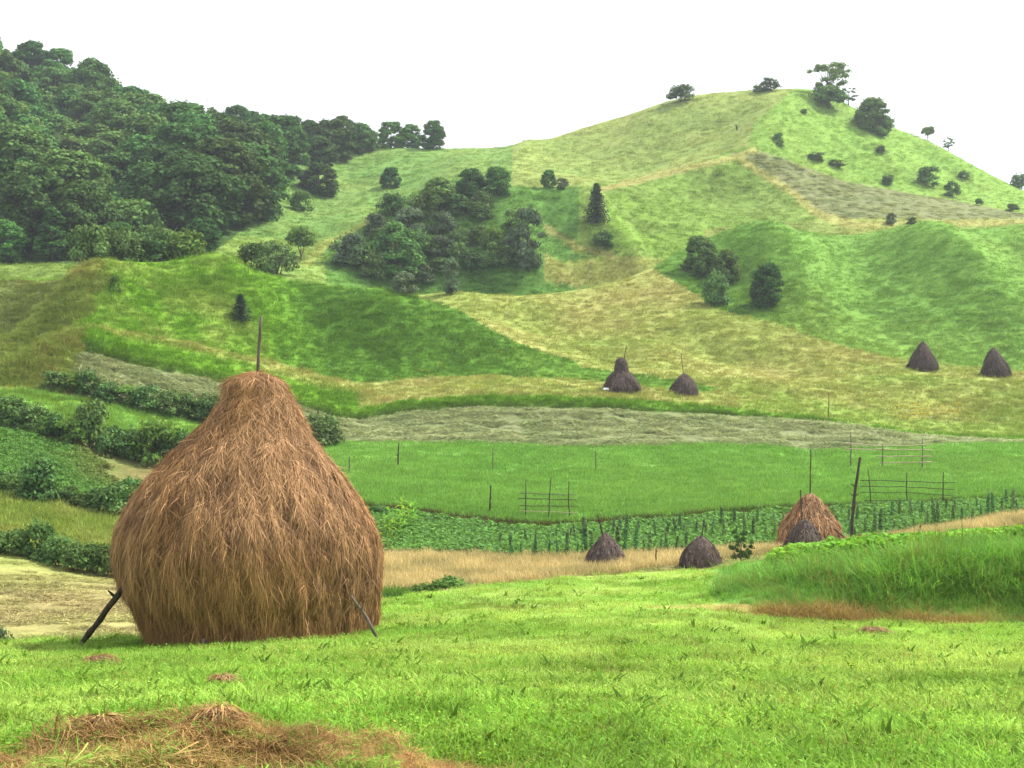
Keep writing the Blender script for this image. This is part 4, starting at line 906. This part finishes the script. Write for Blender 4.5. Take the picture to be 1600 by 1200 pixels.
def tree(kind, P, h, w, label, group=None, k=None, rzv=None, sink=.1):
    var = TREES[kind]; cm, tm, H, Rr = var[(k if k is not None else random.randrange(len(var))) % len(var)]
    t = thing(KINDNAME[kind], label, 'shrub' if kind in ('shrub', 'lime', 'silver') else 'tree', (P[0], P[1], P[2]-sink), random.random()*6.28 if rzv is None else rzv, group, (w/(2*Rr), w/(2*Rr), h/H))
    obj('crown' if kind not in ('shrub', 'lime', 'silver') else 'foliage', cm, t); obj('trunk' if kind not in ('shrub', 'lime', 'silver') else 'stems', tm, t)
    return t
def plant(u, v, h, w, kind, label, group=None, k=None, d=None, over=1.0, rzv=None):
    P = hit(u, v) if d is None else np.array([d*(u-CU)/F, d, float(ground(d*(u-CU)/F, d))])
    m = P[1]/F
    return tree(kind, P, h*m*over, w*m*over, label, group, k, rzv, sink=(.11 if kind in ('beech', 'tall') else .06)*h*m)

# the wood on the left slope
pts = []
tries = 0
while len(pts) < 290 and tries < 60000:
    tries += 1
    u = rng.uniform(-170, 590); d = math.exp(rng.uniform(math.log(228), math.log(438)))
    fe = forest_edge(u)
    if d < fe+3: continue
    if u > 455 and d > 418: continue
    x = d*(u-CU)/F
    sp = (8.4 if u > 210 and d < 330 else 7.2)+2.8*rng.random()
    if all((x-a)**2+(d-b)**2 > sp*sp for a, b, _ in pts): pts.append((x, d, u))
for x, d, u in pts:
    fe = forest_edge(u); z = float(ground(x, d)); e = d-fe
    if e < 7:
        kd = random.choice(['beech', 'beech', 'tall', 'shrub', 'beech']); h = random.uniform(6.5, 11); lab, gr = 'smaller leafy tree at the lower edge of the wood on the left slope', 'lower edge trees of the wood'
    elif d > 395:
        kd = random.choice(['beech', 'tall', 'beech']); h = random.uniform(8, 12) if u < 150 else random.uniform(6, 8.5); lab, gr = 'broadleaf tree on the skyline ridge of the left wood', 'ridge trees of the wood'
    elif u > 250:
        kd = random.choice(['beech', 'beech', 'beech', 'tall']); h = random.uniform(14, 18) if d < 330 else random.uniform(7.5, 10); lab, gr = 'tall full crowned tree in the nearer right half of the left wood', 'right half trees of the wood'
    else:
        kd = random.choice(['beech', 'beech', 'beech', 'tall']); h = random.uniform(11, 16); lab, gr = 'dark green tree crowded in the wood on the steep left slope', 'crowded trees of the wood'
    w = h*random.uniform(.80, 1.08)*(1.0 if kd != 'tall' else .7)
    if kd == 'shrub': h *= .55; w = h*1.2; lab, gr = 'leafy bush at the lower edge of the wood on the left slope', 'lower edge bushes of the wood'
    tree(kd, (x, d, z), h, w, lab, gr)
# trees that stand out
for a in [
 (470, 408, 62, 50, 'round', 'small round crowned light green tree on a thin forked trunk', None, 0),
 (498, 303, 54, 60, 'beech', 'rounded bushy tree just outside the edge of the wood', None, 1),
 (472, 333, 36, 34, 'lime', 'small light topped bush on the grass below the rounded bushy tree', None, 0),
 (611, 294, 36, 32, 'beech', 'lone small round tree on the open grass below the saddle', None, 2),
 (611, 230, 47, 42, 'beech', 'broadest of three trees standing together on the saddle skyline', None, 3),
 (643, 230, 42, 36, 'beech', 'lowest of three trees standing together on the saddle skyline', None, 4),
 (677, 233, 50, 38, 'beech', 'pointed tree at the end of the three on the saddle skyline', None, 1),
 (520, 250, 68, 64, 'beech', 'dark spreading tree at the skyline end of the wood', None, 5),
 (562, 240, 50, 50, 'beech', 'lower dark tree closing the wood at the saddle', None, 6),
 (500, 262, 50, 52, 'beech', 'dense tree in front of the skyline trees at the wood end', None, 0),
 (440, 262, 104, 88, 'beech', 'great dark tree rising to the skyline at the edge of the wood', None, 3),
 (395, 330, 128, 100, 'beech', 'very large tree with sunlit right flank at the edge of the wood', None, 1),
 (685, 336, 62, 54, 'beech', 'dark rounded tree on top of the bushy mound', None, 2),
 (735, 308, 48, 46, 'beech', 'lighter tree at the crest of the bushy mound', None, 4),
 (777, 306, 50, 44, 'beech', 'dense dark tree at the right end of the mound crest', None, 0),
 (845, 0, 0, 0, None, None, None, 0),
 (618, 432, 92, 84, 'beech', 'large grey green tree at the lower left of the bushy mound', None, 5),
 (545, 418, 56, 60, 'silver', 'pale grey green bush at the left foot of the bushy mound', None, 0),
 (632, 460, 36, 40, 'silver', 'small pale shrub at the foot of the large grey green tree', None, 1),
 (825, 432, 104, 54, 'willow', 'tall grey green willow like tree on the right flank of the mound', None, 0),
 (806, 372, 44, 42, 'lime', 'bright topped bush behind the tall willow like one', None, 1),
 (770, 398, 42, 40, 'lime', 'bright green bush in the middle of the mound face', None, 0),
 (706, 462, 62, 28, 'willow', 'thin pale sapling at the edge of the pinkish meadow', None, 1),
 (857, 294, 32, 24, 'beech', 'slim little tree on the grass right of the mound crest', None, 0),
 (878, 298, 18, 22, 'silver', 'small pale shrub beside the slim little tree', None, 0),
 (932, 352, 66, 42, 'conifer', 'dark spiky conifer alone on the grassy bank', None, 0),
 (942, 387, 28, 36, 'shrub', 'dark low shrub below the spiky conifer', None, 1),
 (1093, 432, 68, 54, 'beech', 'grey green tree highest in the clump on the right knoll', None, 2),
 (1136, 448, 62, 40, 'beech', 'middle tree of the clump on the right knoll', None, 4),
 (1116, 477, 54, 44, 'shrub', 'lowest rounded bush of the clump on the right knoll', None, 2),
 (1198, 478, 74, 50, 'beech', 'dark separate tree right of the clump on the knoll', None, 0),
 (1065, 162, 28, 44, 'shrub', 'spreading bush on the rising skyline of the hill', None, 0),
 (1185, 145, 14, 20, 'shrub', 'tiny bush on the hill skyline beside a larger one', None, 3),
 (1203, 144, 22, 30, 'shrub', 'ragged bush on the hill skyline before the top', None, 1),
 (1294, 160, 62, 66, 'open', 'large open crowned tree with sky through it on the hill top', None, 0),
 (1292, 168, 36, 60, 'shrub', 'dark bush under the open crowned tree on the hill top', None, 4),
 (1326, 166, 28, 28, 'open', 'thin see through sapling just below the hill top tree', None, 1),
 (1364, 210, 60, 54, 'beech', 'large dense dark tree on the right shoulder of the hill', None, 6),
 (1380, 208, 30, 40, 'shrub', 'bush at the right foot of the dense dark hill tree', None, 2),
 (1450, 215, 26, 22, 'round', 'small round tree on the falling right skyline', None, 0),
 (1482, 229, 22, 20, 'open', 'small leaning tree next down the falling right skyline', None, 1),
 (1592, 290, 26, 28, 'shrub', 'bluish bush at the right end of the skyline', None, 3),
 (1216, 222, 14, 16, 'shrub', 'round dark bush near the ridge path, upper of two', None, 0),
 (1219, 235, 12, 12, 'shrub', 'smaller dark bush near the ridge path, lower of two', None, 1),
 (1255, 182, 8, 12, 'shrub', 'tiny bush high on the bright hillside', None, 2),
 (1274, 254, 13, 30, 'shrub', 'low dark bush along the upper edge of the mown slope', None, 3),
 (1305, 262, 11, 28, 'lime', 'low straggling lighter bush at the edge of the mown slope', None, 1),
 (1377, 244, 14, 16, 'shrub', 'small dark bush in the middle of the bright hillside', None, 4),
 (1450, 293, 33, 38, 'shrub', 'largest dark bush low on the bright hillside', None, 0),
 (1488, 308, 26, 26, 'shrub', 'bush below and right of the largest hillside bush', None, 1),
 (1507, 285, 15, 20, 'shrub', 'small bush above the pair low on the bright hillside', None, 2),
 (1387, 290, 18, 20, 'shrub', 'small grey bush on the edge of the mown slope', None, 3),
 (1530, 322, 12, 12, 'shrub', 'tiny dark bush toward the right end of the mown slope', None, 4),
 (1582, 331, 13, 20, 'shrub', 'low dark bush at the far right above the mown slope', None, 0),
 (1393, 354, 20, 18, 'silver', 'pale little shrub at the lower edge of the mown slope', None, 1),
 (1424, 352, 13, 18, 'shrub', 'dark little shrub at the lower edge of the mown slope', None, 2),
 (395, 420, 42, 52, 'shrub', 'left bush of the dark clump beside the round crowned tree', None, 0),
 (432, 430, 54, 66, 'shrub', 'biggest bush of the dark clump beside the round crowned tree', None, 1),
 (285, 412, 52, 74, 'lime', 'broad light bush behind the crest of the left hill', None, 1),
 (238, 408, 56, 64, 'shrub', 'dark bush behind the crest of the left hill', None, 3),
 (203, 412, 60, 62, 'shrub', 'bush at the high end of the left hill crest', None, 2),
 (172, 420, 62, 62, 'shrub', 'grey dark bush on the rim above the left hollow', None, 4),
 (140, 440, 70, 66, 'shrub', 'lowest bush of the row on the rim above the left hollow', None, 0),
 (318, 392, 24, 34, 'lime', 'small bush peeping over the left hill crest by the wood', None, 0),
 (180, 460, 32, 16, 'lime', 'thin yellowish sapling on the left hill slope', None, 0),
 (376, 512, 46, 36, 'conifer', 'small dark fir alone on the left hill above the haystack', None, 1),
 (1157, 882, 66, 40, 'open', 'thin young sapling with airy leaves by the low domed haystack', None, 1),
 (592, 808, 20, 32, 'shrub', 'dark bush peeping out right of the big haystack', None, 2),
 (505, 692, 54, 62, 'shrub', 'dark bush behind the right shoulder of the big haystack', None, 3),
 (665, 934, 34, 54, 'lime', 'low yellow green bush nearest the big haystack', None, 0),
 (703, 932, 44, 74, 'lime', 'widest yellow green bush below the straw coloured strip', None, 1),
 (745, 926, 30, 44, 'shrub', 'low dark green bush at the end of the yellow green ones', None, 4),
 (2, 1000, 50, 40, 'silver', 'pale bush at the edge of the field by the left border', None, 0),
]:
    u, v, h, w, kd, lab, gr, k = a
    if kd is None: continue
    d = None
    if lab.startswith('thin young sapling'): d = 80
    if lab.startswith('low yellow green') or lab.startswith('widest yellow') or lab.startswith('low dark green bush at'): d = 73
    if lab.startswith('pale bush at the edge'): d = 36
    if lab.startswith('dark bush behind the right shoulder'): d = 147
    for q_, d_ in (('dark bush behind the crest', .5), ('bush at the high end', .5), ('grey dark bush on the rim', .3), ('lowest bush of the row', 0), ('broad light bush', .8)):
        if lab.startswith(q_): d = float(line_d(18, u))+d_
    if lab.startswith('great dark tree'): d = 352
    if lab.startswith('very large tree'): d = 292
    plant(u, v, h, w, kd, lab, gr, k, d)
# shrubs over the mound
for (u, v, h, w) in ((600, 400, 50, 52), (640, 372, 46, 50), (655, 410, 44, 48), (690, 370, 36, 44), (715, 345, 36, 44), (750, 345, 30, 40), (720, 395, 36, 40), (690, 405, 34, 44), (745, 380, 26, 36), (800, 405, 36, 40), (735, 432, 38, 42), (765, 428, 32, 44), (795, 430, 34, 40), (690, 440, 26, 40), (580, 435, 46, 50), (655, 445, 32, 46), (612, 345, 40, 44), (588, 372, 40, 40), (715, 425, 40, 34), (755, 330, 30, 36), (650, 345, 40, 44), (700, 318, 34, 38)):
    plant(u, v, h, w, random.choice(['shrub', 'shrub', 'shrub', 'silver']), 'middling green shrub among the thicket covering the mound', 'thicket shrubs on the mound')
# hedges between the terraces
def hedge(lst, label, group, d=None):
    for i, (u, v, h, w) in enumerate(lst): plant(u, v, h, w, random.choice(['shrub']*5+['lime']), label, group, i, d)
hedge([(84, 612, 34, 44), (112, 616, 34, 44), (138, 622, 46, 42), (165, 628, 34, 46), (195, 636, 32, 46), (225, 642, 42, 50), (258, 648, 42, 50), (290, 655, 44, 52), (322, 660, 46, 50), (350, 665, 44, 50)], 'dark shrub of the uppermost hedge below the pale mown terrace', 'shrubs of the uppermost hedge')
hedge([(-18, 662, 46, 60), (20, 668, 50, 60), (52, 674, 44, 54), (84, 684, 40, 50), (112, 694, 44, 54), (142, 702, 80, 60), (175, 712, 48, 58), (208, 720, 54, 60), (245, 726, 76, 72), (283, 732, 62, 64), (315, 738, 50, 60)], 'dark shrub of the second hedge, behind the vegetable plot', 'shrubs of the second hedge')
hedge([(-10, 768, 34, 56), (22, 772, 34, 50), (56, 784, 76, 74), (98, 788, 30, 52), (132, 798, 30, 46), (168, 806, 52, 64), (206, 806, 62, 60), (240, 812, 50, 60)], 'dark shrub of the third hedge, below the vegetable plot', 'shrubs of the third hedge')
hedge([(-12, 862, 34, 56), (20, 868, 42, 52), (56, 876, 64, 62), (90, 886, 54, 56), (118, 894, 50, 52), (146, 898, 50, 54), (178, 902, 54, 56), (210, 904, 50, 56)], 'dark shrub of the lowest hedge, above the pale mown field', 'shrubs of the lowest hedge')

# ------------------------------------------------------------------ light, air, camera
SUN_AZ, SUN_EL = 66.0, 52.0            # degrees to the right of the view, above the horizon
sd = Vector((math.sin(R(SUN_AZ))*math.cos(R(SUN_EL)), math.cos(R(SUN_AZ))*math.cos(R(SUN_EL)), math.sin(R(SUN_EL))))
sun = bpy.data.lights.new('sun', 'SUN'); sun.energy = 4.6; sun.angle = R(0.6); sun.color = (1.0, 0.95, 0.86)
so = bpy.data.objects.new('sun', sun); COL.objects.link(so); so.rotation_euler = sd.to_track_quat('Z', 'Y').to_euler(); so.location = (0, 0, 300)
w = bpy.data.worlds.new('World'); scene.world = w; w.use_nodes = True; nt = w.node_tree; nt.nodes.clear()
wo = N(nt, 'ShaderNodeOutputWorld'); bg = N(nt, 'ShaderNodeBackground'); sky = N(nt, 'ShaderNodeTexSky'); sky.sky_type = 'NISHITA'
sky.sun_disc = False; sky.sun_elevation = R(SUN_EL); sky.sun_rotation = R(SUN_AZ); sky.dust_density = 3.0
mx = N(nt, 'ShaderNodeMix', data_type='RGBA'); link(nt, sky.outputs[0], mx.inputs[6]); mx.inputs[7].default_value = (10.6, 10.7, 11.0, 1); mx.inputs[0].default_value = 0.8
tc = N(nt, 'ShaderNodeTexCoord'); no = N(nt, 'ShaderNodeTexNoise'); no.inputs['Scale'].default_value = 2.2; no.inputs['Detail'].default_value = 5; link(nt, tc.outputs['Generated'], no.inputs['Vector'])
mr = N(nt, 'ShaderNodeMapRange'); mr.inputs['To Min'].default_value = 0.74; mr.inputs['To Max'].default_value = 0.98; link(nt, no.outputs['Fac'], mr.inputs['Value']); link(nt, mr.outputs[0], mx.inputs[0])
link(nt, mx.outputs[2], bg.inputs['Color']); bg.inputs['Strength'].default_value = 0.08; link(nt, bg.outputs[0], wo.inputs[0])
HAZE = 0.00017
if HAZE:
    mb = MB()
    lo, hi = np.array([-900., -40., -330.]), np.array([900., 890., 170.])
    vv = np.array([[a, b, c] for a in (lo[0], hi[0]) for b in (lo[1], hi[1]) for c in (lo[2], hi[2])])
    mb.add(vv, [(0, 1, 3, 2), (4, 6, 7, 5), (0, 4, 5, 1), (2, 3, 7, 6), (0, 2, 6, 4), (1, 5, 7, 3)])
    hm, hn = nodes_mat('haze'); ho = N(hn, 'ShaderNodeOutputMaterial'); pv = N(hn, 'ShaderNodeVolumePrincipled')
    pv.inputs['Density'].default_value = HAZE; pv.inputs['Color'].default_value = (0.82, 0.90, 1.0, 1); pv.inputs['Anisotropy'].default_value = 0.2
    link(hn, pv.outputs[0], ho.inputs['Volume'])
    tag(obj('haze', mb.mesh('haze', hm)), 'thin pale summer haze over the far hills', 'haze', kind='stuff')
cam = bpy.data.cameras.new('camera'); cam.sensor_width = 36; cam.lens = 36*F/1600; cam.clip_end = 5000; cam.clip_start = 0.1
co = bpy.data.objects.new('camera', cam); COL.objects.link(co); co.location = (0, 0, 0); co.rotation_euler = (R(90), 0, 0); scene.camera = co
vs = scene.view_settings; scene.display_settings.display_device = 'sRGB'; vs.view_transform = 'Standard'; vs.look = 'None'; vs.exposure = 0.95; vs.gamma = 1.0
scene.render.engine = 'CYCLES'; cy = scene.cycles
cy.max_bounces = 4; cy.diffuse_bounces = 2; cy.glossy_bounces = 2; cy.transmission_bounces = 3; cy.volume_bounces = 0; cy.transparent_max_bounces = 4
cy.use_denoising = True
